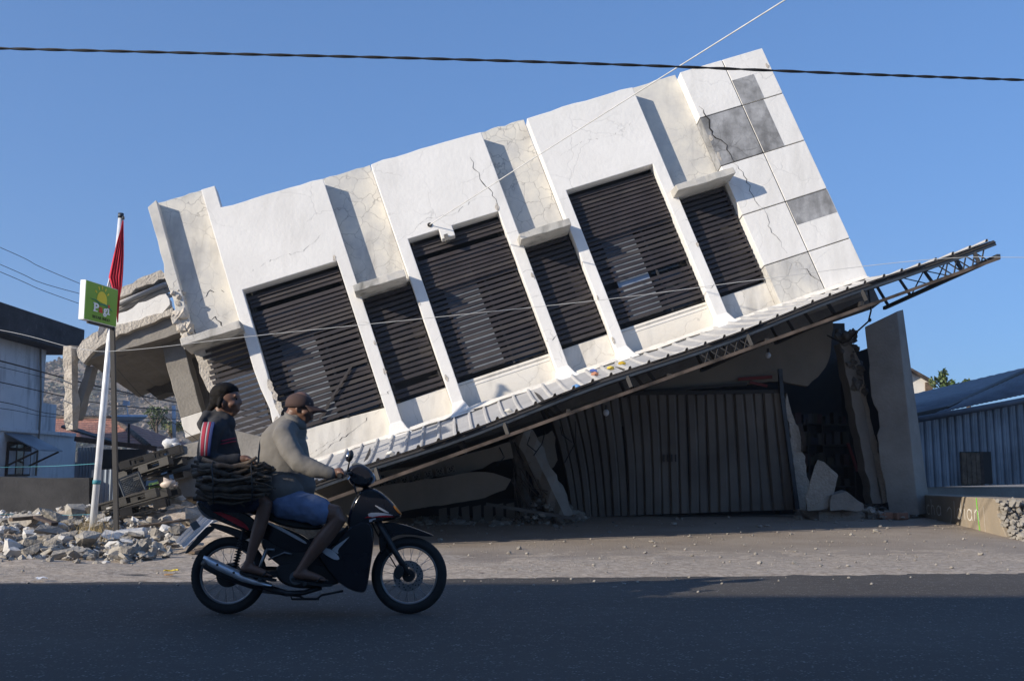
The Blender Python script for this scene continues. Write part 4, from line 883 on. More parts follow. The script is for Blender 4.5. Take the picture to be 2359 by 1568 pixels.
# concrete barrier with graffiti
bl0, bl1 = gp(2112, 1190), gp(2318, 1239); zt0, zt1 = at(2112, 1138, bl0.y).z, at(2318, 1148, bl1.y).z
e1 = (bl1 - bl0); e1.z = 0; LN = e1.length; e1 = e1.normalized(); n1_ = Vector((e1.y, -e1.x, 0));
if n1_.x > 0: n1_ = -n1_
ba = thing('concrete_barrier', bl0, 'low concrete barrier with white scrawl, a green spray stripe and a broken end', 'barrier')
def bp(s, z, d_=0.0): return bl0 + e1 * (s * LN) + n1_ * d_ + Vector((0, 0, z - bl0.z))
zt = lambda s: zt0 + (zt1 - zt0) * s
zb_ = -.05
mb = MB(); endp = [(1.0, zb_), (.995, .1), (.95, .3), (.93, .45), (.95, .55), (.90, zt(.9))]
mb.prism([bp(0, zb_), bp(0, zt(0))] + [bp(s, z) for s, z in reversed(endp)], -n1_ * .5); mb.build('block', plaster('barrier_concrete', (.33, .27, .2), (.24, .21, .17), .2, 1.2, damt=.5), ba, bevel=.015)
mb = MB(); r_ = random.Random(3)
for k in range(300):
    z = r_.uniform(0, zt1 - .03); s0 = np.interp(z, [q[1] for q in endp], [q[0] for q in endp]); mb.blob(bp(s0 + r_.uniform(-.03, .05) + .1 * (1 - z / zt1) * r_.random(), z, -r_.uniform(.0, .5)), r_.uniform(.02, .055), k, .6, 1)
mb.build('broken_face', M['conc'], ba, kind='stuff')
def scrawl(strokes, s0, s1, z0, z1, name, mat_, wdt=.022):
    mb = MB()
    for st in strokes:
        pts = [bp(s0 + (s1 - s0) * x, z0 + (z1 - z0) * y, .004) for x, y in st]; n = len(pts)
        A = []; 
        for i, p in enumerate(pts):
            t_ = (pts[min(i + 1, n - 1)] - pts[max(i - 1, 0)]).normalized(); o = t_.cross(n1_).normalized() * wdt / 2; A += [p - o, p + o]
        mb.add(A, [(2 * i, 2 * i + 1, 2 * i + 3, 2 * i + 2) for i in range(n - 1)])
    return mb.build(name, mat_, ba)
def circ(cx, cy, rx, ry, a0=0, a1=360, n=14): return [(cx + rx * math.cos(math.radians(a0 + (a1 - a0) * k / n)), cy + ry * math.sin(math.radians(a0 + (a1 - a0) * k / n))) for k in range(n + 1)]
chalk = simple('chalk_white', (.62, .59, .54), .95, var=.2, vscale=30)
glyph = {'@': [circ(.5, .5, .5, .55, 20, 340), circ(.5, .5, .22, .25, 0, 360), [(.72, .62), (.74, .3), (.9, .35)]], 'c': [circ(.5, .3, .4, .3, 50, 310)], 'h': [[(.1, 0), (.1, 1)], [(.1, .4), (.3, .6), (.6, .55), (.7, .3), (.75, 0)]],
 'a': [circ(.45, .3, .38, .3), [(.83, .6), (.85, 0)]], 'p': [[(.25, .5), (.5, .62), (.8, .5), (.8, .1), (.5, -.4), (.3, -.3)], [(.0, .35), (.25, .55)]], 'l': [[(.4, 1), (.45, 0)]], 'd': [circ(.4, .3, .35, .3), [(.75, 1), (.8, 0)]], 'i': [[(.4, .6), (.45, 0)], circ(.4, .85, .06, .05)], 'n': [[(.1, 0), (.12, .6)], [(.12, .4), (.4, .62), (.7, .5), (.75, 0)]]}
x = .03
for ch, wch in (('@', .11), ('c', .06), ('h', .07), ('a', .075)):
    scrawl(glyph[ch], x, x + wch * .85, .28, .55, 'chalk_letter', chalk); x += wch
x = .40
for ch, wch in (('p', .075), ('l', .04), ('d', .075), ('i', .035), ('a', .075), ('n', .08)):
    scrawl(glyph[ch], x, x + wch * .85, .26, .55, 'chalk_letter', chalk); x += wch
scrawl([[(0, 1), (.3, .7), (.5, 0)]], .80, .815, .1, .5, 'chalk_letter', chalk, .01)
scrawl([[(0, 1), (.15, .6), (.35, .3), (.6, .0)]], .735, .765, .06, zt(.75) - .01, 'green_stripe', simple('green_spray', (.16, .55, .05), .6, var=.2, vscale=20), .035)
# cables
def cable(name, pts, r_, mat_, label, n=5, strands=1):
    pts = [Vector(p) for p in pts]; out = []
    for i in range(len(pts) - 1):       # Catmull-Rom through the points
        p0, p1, p2, p3 = pts[max(i - 1, 0)], pts[i], pts[i + 1], pts[min(i + 2, len(pts) - 1)]
        for k in range(24 if strands > 1 else 10):
            t_ = k / (24 if strands > 1 else 10); out.append(.5 * ((2 * p1) + (p2 - p0) * t_ + (2 * p0 - 5 * p1 + 4 * p2 - p3) * t_ ** 2 + (3 * p1 - p0 - 3 * p2 + p3) * t_ ** 3))
    out.append(pts[-1]); mb = MB()
    if strands == 1: mb.tube(out, r_, n)
    else:
        for s_ in range(strands): mb.tube([p + Vector((0, math.cos(i * .9 + s_ * math.pi), math.sin(i * .9 + s_ * math.pi))) * r_ * .8 for i, p in enumerate(out)], r_, 6)
    return mb.build(name, mat_, label=label, cat='cable')
cable('overhead_cable', [at(x, y, 9.0) for x, y in ((-900, 95), (-300, 103), (0, 112), (500, 124), (1000, 136), (1500, 152), (2000, 172), (2358, 185), (2700, 199), (3300, 226))], .0085, M['wire_dark'], 'thick twisted black cable crossing the sky above the building', strands=2)
cable('taut_line', [fac(2.05, 1.93, .02), fpx(1018, 489, .1).lerp(at(1812, -2, 10.5), .5) - Vector((0, 0, .03)), at(1812, -2, 10.5), at(2050, -150, 8.6)], .0085, M['wire_light'], 'taut white cord running from the facade hook up out of view')
cable('thin_wire', [at(x, y, 12.0) for x, y in ((-400, 700), (0, 760), (181, 803), (300, 806), (590, 773), (1000, 731), (1400, 689), (1700, 650), (2000, 612), (2200, 594), (2358, 593), (2900, 598))], .0035, M['wire_light'], 'thin pale wire strung across the whole facade')
for k, (y0, y1) in enumerate(((570, 655), (609, 688), (626, 703))):
    cable('service_wire', [at(-500, y0 - 210, 12.2), at(0, y0, 13.0), at(90, (y0 + y1) / 2 + 1, 13.3), sp(-.5, .4 - .25 * k, -.09)], .004, M['wire_dark'], ('topmost', 'middle', 'lowest')[k] + ' of three thin wires reaching the green sign from the left')
for k, (a, c0, d_, rr_) in enumerate((((0, 831), (240, 893), (470, 936), .014), ((0, 845), (240, 900), (470, 930), .006), ((0, 880), (240, 930), (470, 950), .01), ((0, 925), (140, 955), (400, 965), .008), ((0, 940), (140, 962), (400, 975), .006))):
    cable('street_cable', [at(-300, 2 * a[1] - c0[1] - 10, 17), at(*a, 18), at(*c0, 22), at(*d_, 26), at(d_[0] + 250, d_[1] + 20, 28)], rr_, M['wire_dark'], ('thickest black cable sagging past the white house', 'thin cable just under the thickest one past the white house', 'black cable crossing the white house at mid height', 'upper of the two lowest cables in front of the white house', 'lowest cable in front of the white house')[k])
cable('teal_rope', [at(-100, 1079, 16.5), at(0, 1076, 16.5), at(120, 1073, 16.4), at(228, 1067, YP)], .005, simple('teal_rope', (.06, .25, .3), .7), 'teal rope tied from the flagpole across to the left')
cable('teal_rope', [at(-100, 1184, 15.5), at(0, 1184, 15.5), at(120, 1186, 15.4), at(214, 1184, YP)], .004, simple('teal_rope_low', (.06, .22, .27), .7), 'lower teal rope near the rubble left of the flagpole')
cable('guy_wire', [at(270, 850, 14.2), at(350, 935, 15.2), at(462, 1018, 16.5)], .004, M['wire_dark'], 'thin slack wire running from the sign post down to the floor beam')
# ------------------------------------------------------------------ rubble, pallets and litter at the left
M['chunk'] = concrete('rubble_concrete', (.24, .22, .19), (.4, .37, .325), 4.0, .9, .3); M['chunk_white'] = concrete('rubble_painted', (.45, .44, .42), (.6, .59, .57), 3.0, .4); M['chunk_dark'] = concrete('rubble_grey', (.19, .175, .155), (.32, .295, .26), 4.0, .8)
def moundz(x, y):                                       # heap rising towards the fallen wing
    a = sstep(-2.3, -3.6, x) * sstep(11.4, 13.2, y) * .08 + .3 * math.exp(-((x + 5.1) / 1.7) ** 2 - ((y - 16.6) / 1.5) ** 2) + .12 * math.exp(-((x + 8.2) / 2.4) ** 2 - ((y - 16.0) / 1.8) ** 2) + .25 * math.exp(-((x + 3.6) / 1.0) ** 2 - ((y - 15.2) / 1.2) ** 2)
    return a
def rz(x, y): return gz(x, y) + moundz(x, y) * (1 + .5 * fbm(x, y, 1.2)) + .05 * fbm(x, y, 3)
mb = MB(); vs = []; fs = []; nx_, ny_ = 150, 100
for j in range(ny_ + 1):
    for i in range(nx_ + 1):
        x, y = -14 + 12.0 * i / nx_, 11.2 + 8.2 * j / ny_; vs.append((x, y, gz(x, y) - .05 + (rz(x, y) - gz(x, y)) * sstep(-2.1, -2.9, x) * sstep(11.2, 11.9, y)))
for j in range(ny_):
    for i in range(nx_): a = j * (nx_ + 1) + i; fs.append((a, a + 1, a + nx_ + 2, a + nx_ + 1))
mb.add(vs, fs, 0, True).build('rubble_bed', M['gravel'], kind='structure', recalc=False)
def hull(seed, sx, sy, sz, n=12):
    r_ = random.Random(seed); bm = bmesh.new()
    for _ in range(n):
        p = [r_.uniform(-1, 1) for _ in range(3)]; k = r_.randrange(3); p[k] = math.copysign(1, p[k]) * r_.uniform(.8, 1); bm.verts.new((p[0] * sx, p[1] * sy, p[2] * sz))
    bmesh.ops.convex_hull(bm, input=bm.verts[:]); loose = [v for v in bm.verts if not v.link_faces]; bmesh.ops.delete(bm, geom=loose, context='VERTS')
    bmesh.ops.subdivide_edges(bm, edges=bm.edges[:], cuts=1, use_grid_fill=True)
    for v in bm.verts: v.co += v.normal * 0 + Vector([r_.uniform(-1, 1) for _ in range(3)]) * min(sx, sy, sz) * .07
    me = bpy.data.meshes.new('concrete_chunk'); bm.to_mesh(me); bm.free(); return me
MEC = {}
def chunk_mesh(k, mt):
    if (k, mt) not in MEC:
        q = random.Random(k); kind = k % 4
        dims = ((1, .8, .62), (1, .9, .28), (1, .62, .5), (.9, .85, .8))[kind]
        me = hull(k * 13 + 1, *dims, n=10 + k % 5); me.materials.append(M[mt]); MEC[(k, mt)] = me
    return MEC[(k, mt)]
r_ = random.Random(31); nchunk = 0
def put_chunk(px, py, size, k, mt, tilt, label, lift=.35, group='broken concrete chunks in the rubble', Y=None):
    if Y is None:
        d_ = ray(px, py); z = .05
        for _ in range(40): P_ = CAM + d_ * ((z - CAMH) / d_.z); z = .6 * z + .4 * rz(P_.x, P_.y)
        P_.z = rz(P_.x, P_.y)
    else: P_ = at(px, py, Y)
    o = link('concrete_chunk', chunk_mesh(k, mt), P_ + Vector((0, 0, size * lift)), None, label, 'rubble', group); o.scale = (size, size, size); o.rotation_euler = tilt; return o
big = [((58, 1213), .62, 1, 'chunk', (.5, -.45, .3), 'long pale slab chunk tilted up at the far left of the rubble', .45), ((122, 1205), .42, 2, 'chunk', (.2, .3, 1.0), 'blocky grey chunk behind the large slabs left of the flagpole', .5), ((120, 1243), .5, 5, 'chunk_dark', (.25, .5, .2), 'wide grey slab chunk lying in front left of the flagpole', .35),
       ((78, 1268), .34, 6, 'chunk', (.1, .1, .4), 'low rectangular chunk at the rubble edge left of the flagpole', .4), ((198, 1272), .36, 3, 'chunk', (.1, -.1, .9), 'pale block at the foot of the flagpole', .5), ((15, 1275), .3, 7, 'chunk_white', (.3, .1, 1.4), 'pale chunk at the left edge of the picture in the rubble', .4),
       ((330, 1262), .26, 4, 'chunk', (.3, .2, 2.0), 'pale square chunk right of the sign post', .5), ((300, 1235), .48, 9, 'chunk_white', (.05, -.08, .2), 'flat white painted slab lying right of the sign post', .25), ((268, 1245), .42, 13, 'chunk_white', (.3, .35, .2), 'white painted slab leaning at the foot of the sign post', .3),
       ((383, 1228), .26, 11, 'chunk_white', (.5, .9, .4), 'small white plaster chunk standing on edge near the tyre', .5), ((440, 1195), .5, 8, 'chunk', (.3, .4, .9), 'large rough boulder of concrete below the grey floor beam', .4), ((180, 1190), .45, 12, 'chunk', (.2, .1, .7), 'rough boulder beside the blackened wall left of the flagpole', .5),
       ((232, 1180), .4, 10, 'chunk_dark', (.3, .2, .1), 'rough grey boulder behind the flagpole', .5), ((100, 1192), .36, 14, 'chunk', (.6, .2, 1.2), 'pointed chunk standing against the blackened wall', .5), ((345, 1280), .22, 15, 'chunk', (.1, .1, .2), 'small pale chunk at the rubble edge below the sign post', .4)]
for (p, s_, k, mt, tl_, lab, lf) in big: put_chunk(*p, s_ * .46, k, mt, tl_, lab, lf)
for k in range(230):
    px = r_.uniform(-20, 435); py = r_.uniform(1180, 1292) if px > 120 else r_.uniform(1195, 1292)
    sz = r_.uniform(.03, .1) * (1.25 if py > 1215 else 1.0)
    mt_ = r_.choice(['chunk', 'chunk', 'chunk', 'chunk_white', 'chunk_dark'])
    put_chunk(px, py, sz, r_.randrange(16), mt_, (r_.uniform(-.5, .5), r_.uniform(-.5, .5), r_.uniform(0, 6)), ('small ' if sz < .055 else 'medium ' if sz < .085 else 'larger ') + ('pale plastered' if mt_ == 'chunk_white' else 'dark grey' if mt_ == 'chunk_dark' else 'beige') + ' concrete piece ' + ('at the front of' if py > 1255 else 'midway in' if py > 1220 else 'at the back of') + ' the rubble ' + ('at the far left' if px < 90 else 'left of the flagpole' if px < 195 else 'between flagpole and sign post' if px < 265 else 'right of the sign post' if px < 350 else 'near the rear wheel'))
st = MB()
for k in range(2600):
    x, y = r_.uniform(-11, -2.2), r_.uniform(11.5, 18.3)
    if (x + .3) / y > -.33 + .0: continue
    st.blob((x, y, rz(x, y) + .005), r_.uniform(.015, .06), k, .7, 0, (1, r_.uniform(.6, 1), r_.uniform(.4, .9)), k % 3)
st.build('rubble', [M['chunk'], M['chunk_white'], M['chunk_dark']], kind='stuff', label='loose small rubble scattered over the heap at the left', cat='rubble')
pb_ = MB()                                               # pebbles on shoulder, forecourt and road edge
for k in range(1500):
    x, y = r_.uniform(-8, 9), r_.uniform(10.2, 18.3); y0 = roadedge(x)
    if y < y0 - .1 or (y < y0 + .3 and r_.random() < .5): continue
    s_ = min(.045, .006 + abs(r_.gauss(0, 1)) ** 2.2 * .0045) * (1.0 if y < 15 else 1.2)
    pb_.blob((x, y, gz(x, y) + .02 + s_ * .25), s_, k, .6, 0 if s_ < .02 else 1, (1, r_.uniform(.6, 1), r_.uniform(.4, .8)), k % 3)
for k in range(70):
    x = r_.uniform(-6, 6); y = roadedge(x) - abs(r_.gauss(0, .5)); s_ = r_.uniform(.006, .02); pb_.blob((x, y, s_ * .3), s_, k, .6, 0, (1, .8, .6), k % 3)
pb_.build('pebbles', [M['chunk'], M['chunk'], M['chunk_dark']], kind='stuff', label='small stones and grit strewn over shoulder and forecourt', cat='pebbles')
db = MB()                                                # fine debris under the canopy and by the right columns
for k in range(1900):
    if k % 2: px, py = r_.uniform(950, 1345), r_.uniform(1180, 1215) - abs(r_.gauss(0, 1)) * 6
    else: px, py = r_.uniform(1840, 2100), r_.uniform(1168, 1200)
    P_ = gp(px, py); s_ = r_.uniform(.015, .07) * (1.6 if r_.random() < .12 else 1); hgt = .42 * math.exp(-((px - 1265) / 60) ** 2) * r_.random() + (.18 * math.exp(-((px - 1990) / 90) ** 2) * r_.random() if k % 2 == 0 else 0)
    db.blob(P_ + Vector((0, r_.uniform(0, .4), .02 + hgt)), s_, k, .7, 0 if s_ < .04 else 1, (1, .9, .7), k % 3)
db.build('debris', [M['chunk_dark'], M['conc'], M['chunk']], kind='stuff', label='crushed masonry debris along the foot of the ruined ground floor', cat='rubble')
# named pieces by the right opening
o = MB(); o.prism(jag([at(x, y, 17.6) for x, y in ((1883, 1058), (1897, 1064), (1929, 1092), (1922, 1126), (1906, 1172), (1857, 1176), (1855, 1145), (1871, 1088), (1883, 1058))], .012, .12, 3)[:-1], (.05, .14, -.02)); o.build('wall_slab', M['chunk'], label='tall pale wall fragment leaning in the broken opening right of the gate', cat='rubble', bevel=.01)
o = MB(); o.prism(jag([at(x, y, 17.5) for x, y in ((1915, 1140), (1950, 1130), (1990, 1160), (1990, 1176), (1910, 1176), (1915, 1140))], .02, .12, 5)[:-1], (.05, .4, .02)); o.build('wall_slab', M['chunk_dark'], label='lower grey wall fragment right of the tall pale fragment', cat='rubble', bevel=.01)
q0 = gp(1910, 1196); put_chunk(0, 0, .42, 9, 'chunk_dark', (.05, -.06, .2), 'flat broken slab lying before the opening right of the gate', .2, 'slabs by the gate', None).location = q0 + Vector((0, 0, .07))
M['brick'] = simple('brick', (.28, .15, .1), .95, var=.2, vscale=12, bstr=.4)
for k, (px, py, a) in enumerate(((2010, 1196, .1), (2040, 1197, -.2), (2075, 1198, .3))):
    P_ = gp(px, py); R_ = Matrix.Rotation(a, 3, 'Z'); mb = MB(); mb.box(P_ + R_ @ Vector((-.12, -.06, .015)), R_ @ Vector((.24, 0, 0)), R_ @ Vector((0, .12, 0)), Vector((0, 0, .12)))
    mb.build('brick', M['brick'] if k else M['chunk_dark'], label=('greyish block lying left of two reddish bricks by the pier', 'reddish brick lying in the middle of the row by the pier', 'reddish brick lying nearest the barrier by the pier')[k], cat='brick', bevel=.015)
# black plastic pallets in a slumped stack
def pallet(c, ang, tilt, label, L_=1.0, W_=.9, H_=.14):
    e = thing('plastic_pallet', c, label, 'pallet', 'black plastic pallets'); R_ = Matrix.Rotation(ang, 3, 'Z') @ Matrix.Rotation(tilt, 3, 'Y')
    def bx(x, y, z, a, b_, h_, nm): q = MB(); q.box(Vector(c) + R_ @ Vector((x, y, z)), R_ @ Vector((a, 0, 0)), R_ @ Vector((0, b_, 0)), R_ @ Vector((0, 0, h_))); q.build(nm, M['plastic_black'], e)
    for k in range(7):
        if rnd.random() < .18: continue
        bx(-L_ / 2, -W_ / 2 + k * W_ / 7, H_ - .025, L_, W_ / 7 * .72, .025, 'deck_board')
    for x in (-L_ / 2, -.09, L_ / 2 - .18):
        for y in (-W_ / 2, -.07, W_ / 2 - .14): bx(x, y, .025, .18, .14, H_ - .052, 'block')
    for y in (-W_ / 2, -.07, W_ / 2 - .14): bx(-L_ / 2, y, 0, L_, .14, .023, 'runner')
for k, (px, py, Y, tl_, lab) in enumerate(((358, 1062, 17.2, -.30, 'topmost black plastic pallet beside the grey floor beam'), (370, 1088, 17.1, -.28, 'second black plastic pallet from the top of the slumped stack'), (378, 1112, 17.0, -.26, 'third black plastic pallet from the top of the slumped stack'), (312, 1164, 15.9, -.27, 'upper of the two near black pallets right of the sign post'), (300, 1186, 15.7, -.24, 'lower of the two near black pallets right of the sign post'))):
    pallet(at(px, py, Y), (.15, -.3, .35, -.1, .25)[k], tl_, lab, 1.0 if k < 3 else 1.15)
# wire mesh panel
e = thing('wire_mesh_panel', at(300, 1140, 16.6), 'slanted grey wire mesh panel between the sign post and the pallets', 'mesh panel')
A, Bq, C0, D0 = at(272, 1104, 16.4), at(318, 1086, 16.5), at(338, 1134, 16.3), at(290, 1152, 16.2)
mb = MB()
for k in range(15): t_ = k / 14; mb.tube([A.lerp(Bq, t_), D0.lerp(C0, t_)], .004, 4)
for k in range(13): t_ = k / 12; mb.tube([A.lerp(D0, t_), Bq.lerp(C0, t_)], .004, 4)
mb.build('mesh', M['steel'], e)
mb = MB()
for p, q in ((A, Bq), (Bq, C0), (C0, D0), (D0, A)): mb.bar(p, q, .025)
mb.build('frame', M['steel'], e)
# planks, metal sheet and litter
def plank(a, b_, wd_, th, mat_, label): mb = MB(); mb.bar(a, b_, wd_, th); mb.build('plank', mat_, label=label, cat='plank', bevel=.004)
plank(at(316, 1212, 14.3), at(436, 1196, 14.6), .12, .03, M['wood'], 'long weathered plank lying across the rubble right of the sign post')
plank(at(24, 1196, 14.6), at(92, 1190, 14.9), .14, .05, M['wood'], 'light weathered plank on top of the rubble at the far left')
plank(at(84, 1190, 14.7), at(126, 1206, 14.2), .1, .04, M['wood_dark'], 'short dark plank on top of the rubble at the far left')
plank(at(245, 1160, 17), at(380, 1112, 16.8), .1, .03, M['wood_dark'], 'dark board lying over the near black pallets')
plank(at(440, 1272, 12.5), at(505, 1252, 13.2), .1, .03, M['wood'], 'weathered plank behind the rear wheel of the motorcycle')
plank(at(450, 1266, 12.8), at(560, 1258, 13.4), .08, .03, M['wood'], 'thin plank behind the rear wheel below the other one')
e = thing('metal_sheet', at(430, 1250, 13.2), 'bent pale ribbed metal sheet leaning in the rubble behind the rear wheel', 'metal sheet')
P0, P1, P2, P3 = at(404, 1248, 12.9), at(424, 1262, 12.7), at(492, 1198, 13.4), at(462, 1190, 13.7)
mb = MB(); n = 12; r0, r1 = [], []
for i in range(n + 1): t_ = i / n; o_ = Vector((0, -.025 if i % 4 == 1 else 0, .03 if i % 4 == 1 else 0)); r0.append(P0.lerp(P1, t_) + o_); r1.append(P3.lerp(P2, t_) + o_)
mb.loft([r0, r1], 0, False, False, False); o = mb.build('sheet', M['roofmetal'], e); o.modifiers.new('thickness', 'SOLIDIFY').thickness = .006
def litter(px, py, col, sz, label, seed):
    P_ = gp(px, py); rr_ = random.Random(seed); mb = MB(); vs = []; n = 5
    for j in range(n + 1):
        for i in range(n + 1): vs.append(P_ + Vector(((i / n - .5) * sz * 2, (j / n - .5) * sz, .03 + rr_.uniform(0, sz * .35))))
    fs = [(j * (n + 1) + i, j * (n + 1) + i + 1, (j + 1) * (n + 1) + i + 1, (j + 1) * (n + 1) + i) for j in range(n) for i in range(n)]
    mb.add(vs, fs, 0, False).build('litter', simple('litter_%d' % seed, col, .5), label=label, cat='litter', recalc=False)
litter(394, 1322, (.55, .42, .03), .07, 'crumpled yellow wrapper on the road shoulder', 1); litter(92, 1340, (.6, .62, .66), .06, 'crumpled pale plastic scrap on the road edge at the left', 2); litter(388, 1332, (.45, .22, .05), .04, 'small orange scrap beside the yellow wrapper', 3)
for k, (px, py, Y, c_, lab) in enumerate(((362, 1120, 16.7, (.35, .5, .12), 'green plastic bag caught among the pallets'), (388, 1114, 16.6, (.5, .42, .36), 'pale plastic bags heaped beside the pallets'), (404, 1145, 16.4, (.42, .4, .36), 'whitish sack in the rubble below the grey floor beam'), (392, 1022, 17.3, (.6, .6, .6), 'torn white plastic sheet on the end of the floor beam'))):
    mb = MB(); mb.blob(at(px, py, Y), .11, k, .9, 2, (1.1, .8, .8), 0, True); mb.blob(at(px + 10, py + 3, Y), .08, k + 5, .9, 2, (1.2, .8, .6), 0, True); mb.build('plastic_bag', simple('bag_%d' % k, c_, .5, var=.3, vscale=15), label=lab, cat='bag')
# dry grass at the pole foot
gs = MB()
for k in range(420):
    P_ = gp(r_.gauss(212, 22), r_.uniform(1240, 1272)); a = r_.uniform(0, 6.28); l_ = r_.uniform(.1, .32); d_ = Vector((math.cos(a) * .4, math.sin(a) * .4, 1)) * l_; s_ = Vector((-math.sin(a), math.cos(a), 0)) * .004
    P_.z = rz(P_.x, P_.y) - .03; gs.add([P_ - s_, P_ + s_, P_ + d_], [(0, 1, 2)])
gs.build('dry_grass', simple('dry_grass', (.32, .24, .11), .9, var=.3), kind='stuff', label='dry grass tuft at the foot of the flagpole', cat='grass', recalc=False)
# coloured bits on the canopy
for k, (uu, s_, c_) in enumerate(((5.05, .16, (.6, .4, .03)), (4.75, .18, (.6, .45, .05)), (4.35, .22, (.55, .25, .15)), (4.4, .12, (.1, .15, .4)), (-.2, .5, (.6, .58, .52)), (2.3, .35, (.6, .58, .52)), (3.4, .88, (.1, .25, .5)))):
    mb = MB(); mb.blob(can(uu, s_, .06), .06, k, .5, 1, (1.3, .8, .6)); mb.build('litter', simple('canopy_bit_%d' % k, c_, .6), label=('right yellow scrap on the canopy', 'left yellow scrap on the canopy', 'reddish scrap on the canopy left of the yellow ones', 'small blue scrap on the canopy by the reddish one', 'pale plaster flake on the left part of the canopy', 'pale plaster flake on the middle of the canopy', 'blue scrap at the front edge of the canopy')[k], cat='litter')
# ------------------------------------------------------------------ motorcycle
YB = 7.46
M['gloss'] = simple('black_gloss', (.012, .012, .016), .14, var=.1); M['satin'] = simple('black_satin', (.02, .02, .022), .45, var=.2); M['tyre'] = simple('tyre', (.018, .018, .018), .85, var=.2, bstr=.3, bscale=90)
M['chrome'] = simple('chrome', (.55, .56, .58), .18, 1.0, var=.1); M['alu'] = simple('aluminium', (.3, .31, .33), .35, .9, var=.2); M['redgloss'] = simple('red_gloss', (.4, .01, .02), .25); M['silver'] = simple('silver_decal', (.5, .5, .52), .35, .2)
M['vinyl'] = simple('seat_vinyl', (.02, .02, .02), .6); M['greyplastic'] = simple('grey_plastic', (.12, .13, .14), .5); M['glasslens'] = simple('headlight_lens', (.35, .38, .42), .08)
MC = thing('motorcycle', at(735, 1413, YB), 'black underbone motorcycle with red tail stripes carrying two people and firewood', 'motorcycle')
def bk(x, y, d_=0.0): return at(x, y, YB + d_)
def chaikin(p, k=2):
    for _ in range(k):
        q = []
        for i in range(len(p)): a, b_ = p[i], p[(i + 1) % len(p)]; q += [(a[0] * .75 + b_[0] * .25, a[1] * .75 + b_[1] * .25), (a[0] * .25 + b_[0] * .75, a[1] * .25 + b_[1] * .75)]
        p = q
    return p
def inset(p, d_):
    n = len(p); ar = sum(p[i][0] * p[(i + 1) % n][1] - p[(i + 1) % n][0] * p[i][1] for i in range(n)); sg_ = 1 if ar > 0 else -1; out = []
    for i in range(n):
        a, b_ = p[i - 1], p[(i + 1) % n]; tx, ty = b_[0] - a[0], b_[1] - a[1]; l_ = math.hypot(tx, ty) or 1; out.append((p[i][0] - sg_ * ty / l_ * d_, p[i][1] + sg_ * tx / l_ * d_))
    return out
def plate(name, pts, hw, mat_, par=None, off=0.0, ins=3.0, ch=2, **k):
    p = chaikin(pts, ch); rings = []
    for d_, q in ((-1, 1.0), (-.88, .45), (-.6, 0), (.6, 0), (.88, .45), (1, 1.0)):
        pp = inset(p, ins * q) if q else p; rings.append([bk(x, y, off + d_ * hw) for x, y in pp])
    return MB().loft(rings, 0, True).build(name, mat_, par or MC, **k)
def torus(c, R, r_, n=48, m_=10, squash=1.0):
    mb = MB(); rings = []
    for i in range(n):
        a = 2 * math.pi * i / n; d_ = Vector((math.cos(a), 0, math.sin(a))); rings.append([c + d_ * (R + r_ * math.cos(2 * math.pi * j / m_)) + Vector((0, r_ * squash * math.sin(2 * math.pi * j / m_), 0)) for j in range(m_)])
    rings.append(rings[0]); return mb.loft(rings, 0, True, False)
def disc(c, r0, r1, y0, y1, n=36):
    mb = MB(); prof = [(r0, y0), (r1, y0), (r1, y1), (r0, y1)]; rings = []
    for i in range(n + 1): a = 2 * math.pi * i / n; d_ = Vector((math.cos(a), 0, math.sin(a))); rings.append([c + d_ * r_ + Vector((0, yy, 0)) for r_, yy in prof])
    return mb.loft(rings, 0, False, False)
def wheel(px, py, front):
    c = bk(px, py); R = c.z - .0
    hubm = disc(c, .008, .045 if front else .062, -.05, .05); wh = hubm.build('wheel', M['satin'], MC)
    torus(c, R - .036, .036, 56, 12, .95).build('tyre', M['tyre'], wh)
    mb = torus(c, R - .072, .011, 56, 8, 1.6); mb.build('rim', M['alu'], wh)
    mb = MB()
    for k in range(32):
        a = 2 * math.pi * k / 32; b_ = a + (.55 if k % 2 else -.55); s_ = .03 if (k // 2) % 2 else -.03
        mb.tube([c + Vector((math.cos(a) * .04, s_, math.sin(a) * .04)), c + Vector((math.cos(b_) * (R - .075), 0, math.sin(b_) * (R - .075)))], .0016, 4)
    mb.build('spokes', M['alu'], wh)
    # tread blocks
    mb = MB()
    for k in range(64):
        a = 2 * math.pi * k / 64; d_ = Vector((math.cos(a), 0, math.sin(a))); t_ = Vector((-math.sin(a), 0, math.cos(a)))
        for s_ in (-1, 1): mb.box(c + d_ * (R - .0065) + Vector((0, s_ * .004, 0)) - t_ * .005, t_ * .009, Vector((0, s_ * .022, 0)) - d_ * .006 + t_ * .004, d_ * .006)
    mb.build('tread', M['tyre'], wh)
    if front:
        mb = disc(c, .06, .11, -.062, -.058)
        mb.build('brake_disc', M['alu'], wh)
        mb = MB()
        for k in range(36): a = 2 * math.pi * k / 36; q = c + Vector((math.cos(a) * (.085 + .014 * (k % 3 - 1)), -.0635, math.sin(a) * (.085 + .014 * (k % 3 - 1)))); mb.tube([q, q + Vector((0, .001, 0))], .0055, 6)
        mb.build('disc_hole', M['satin'], wh)
    else:
        disc(c, .05, .085, -.03, .045).build('drum', M['satin'], wh)
    return wh
wheel(942, 1323.5, True); wheel(527, 1323.5, False)
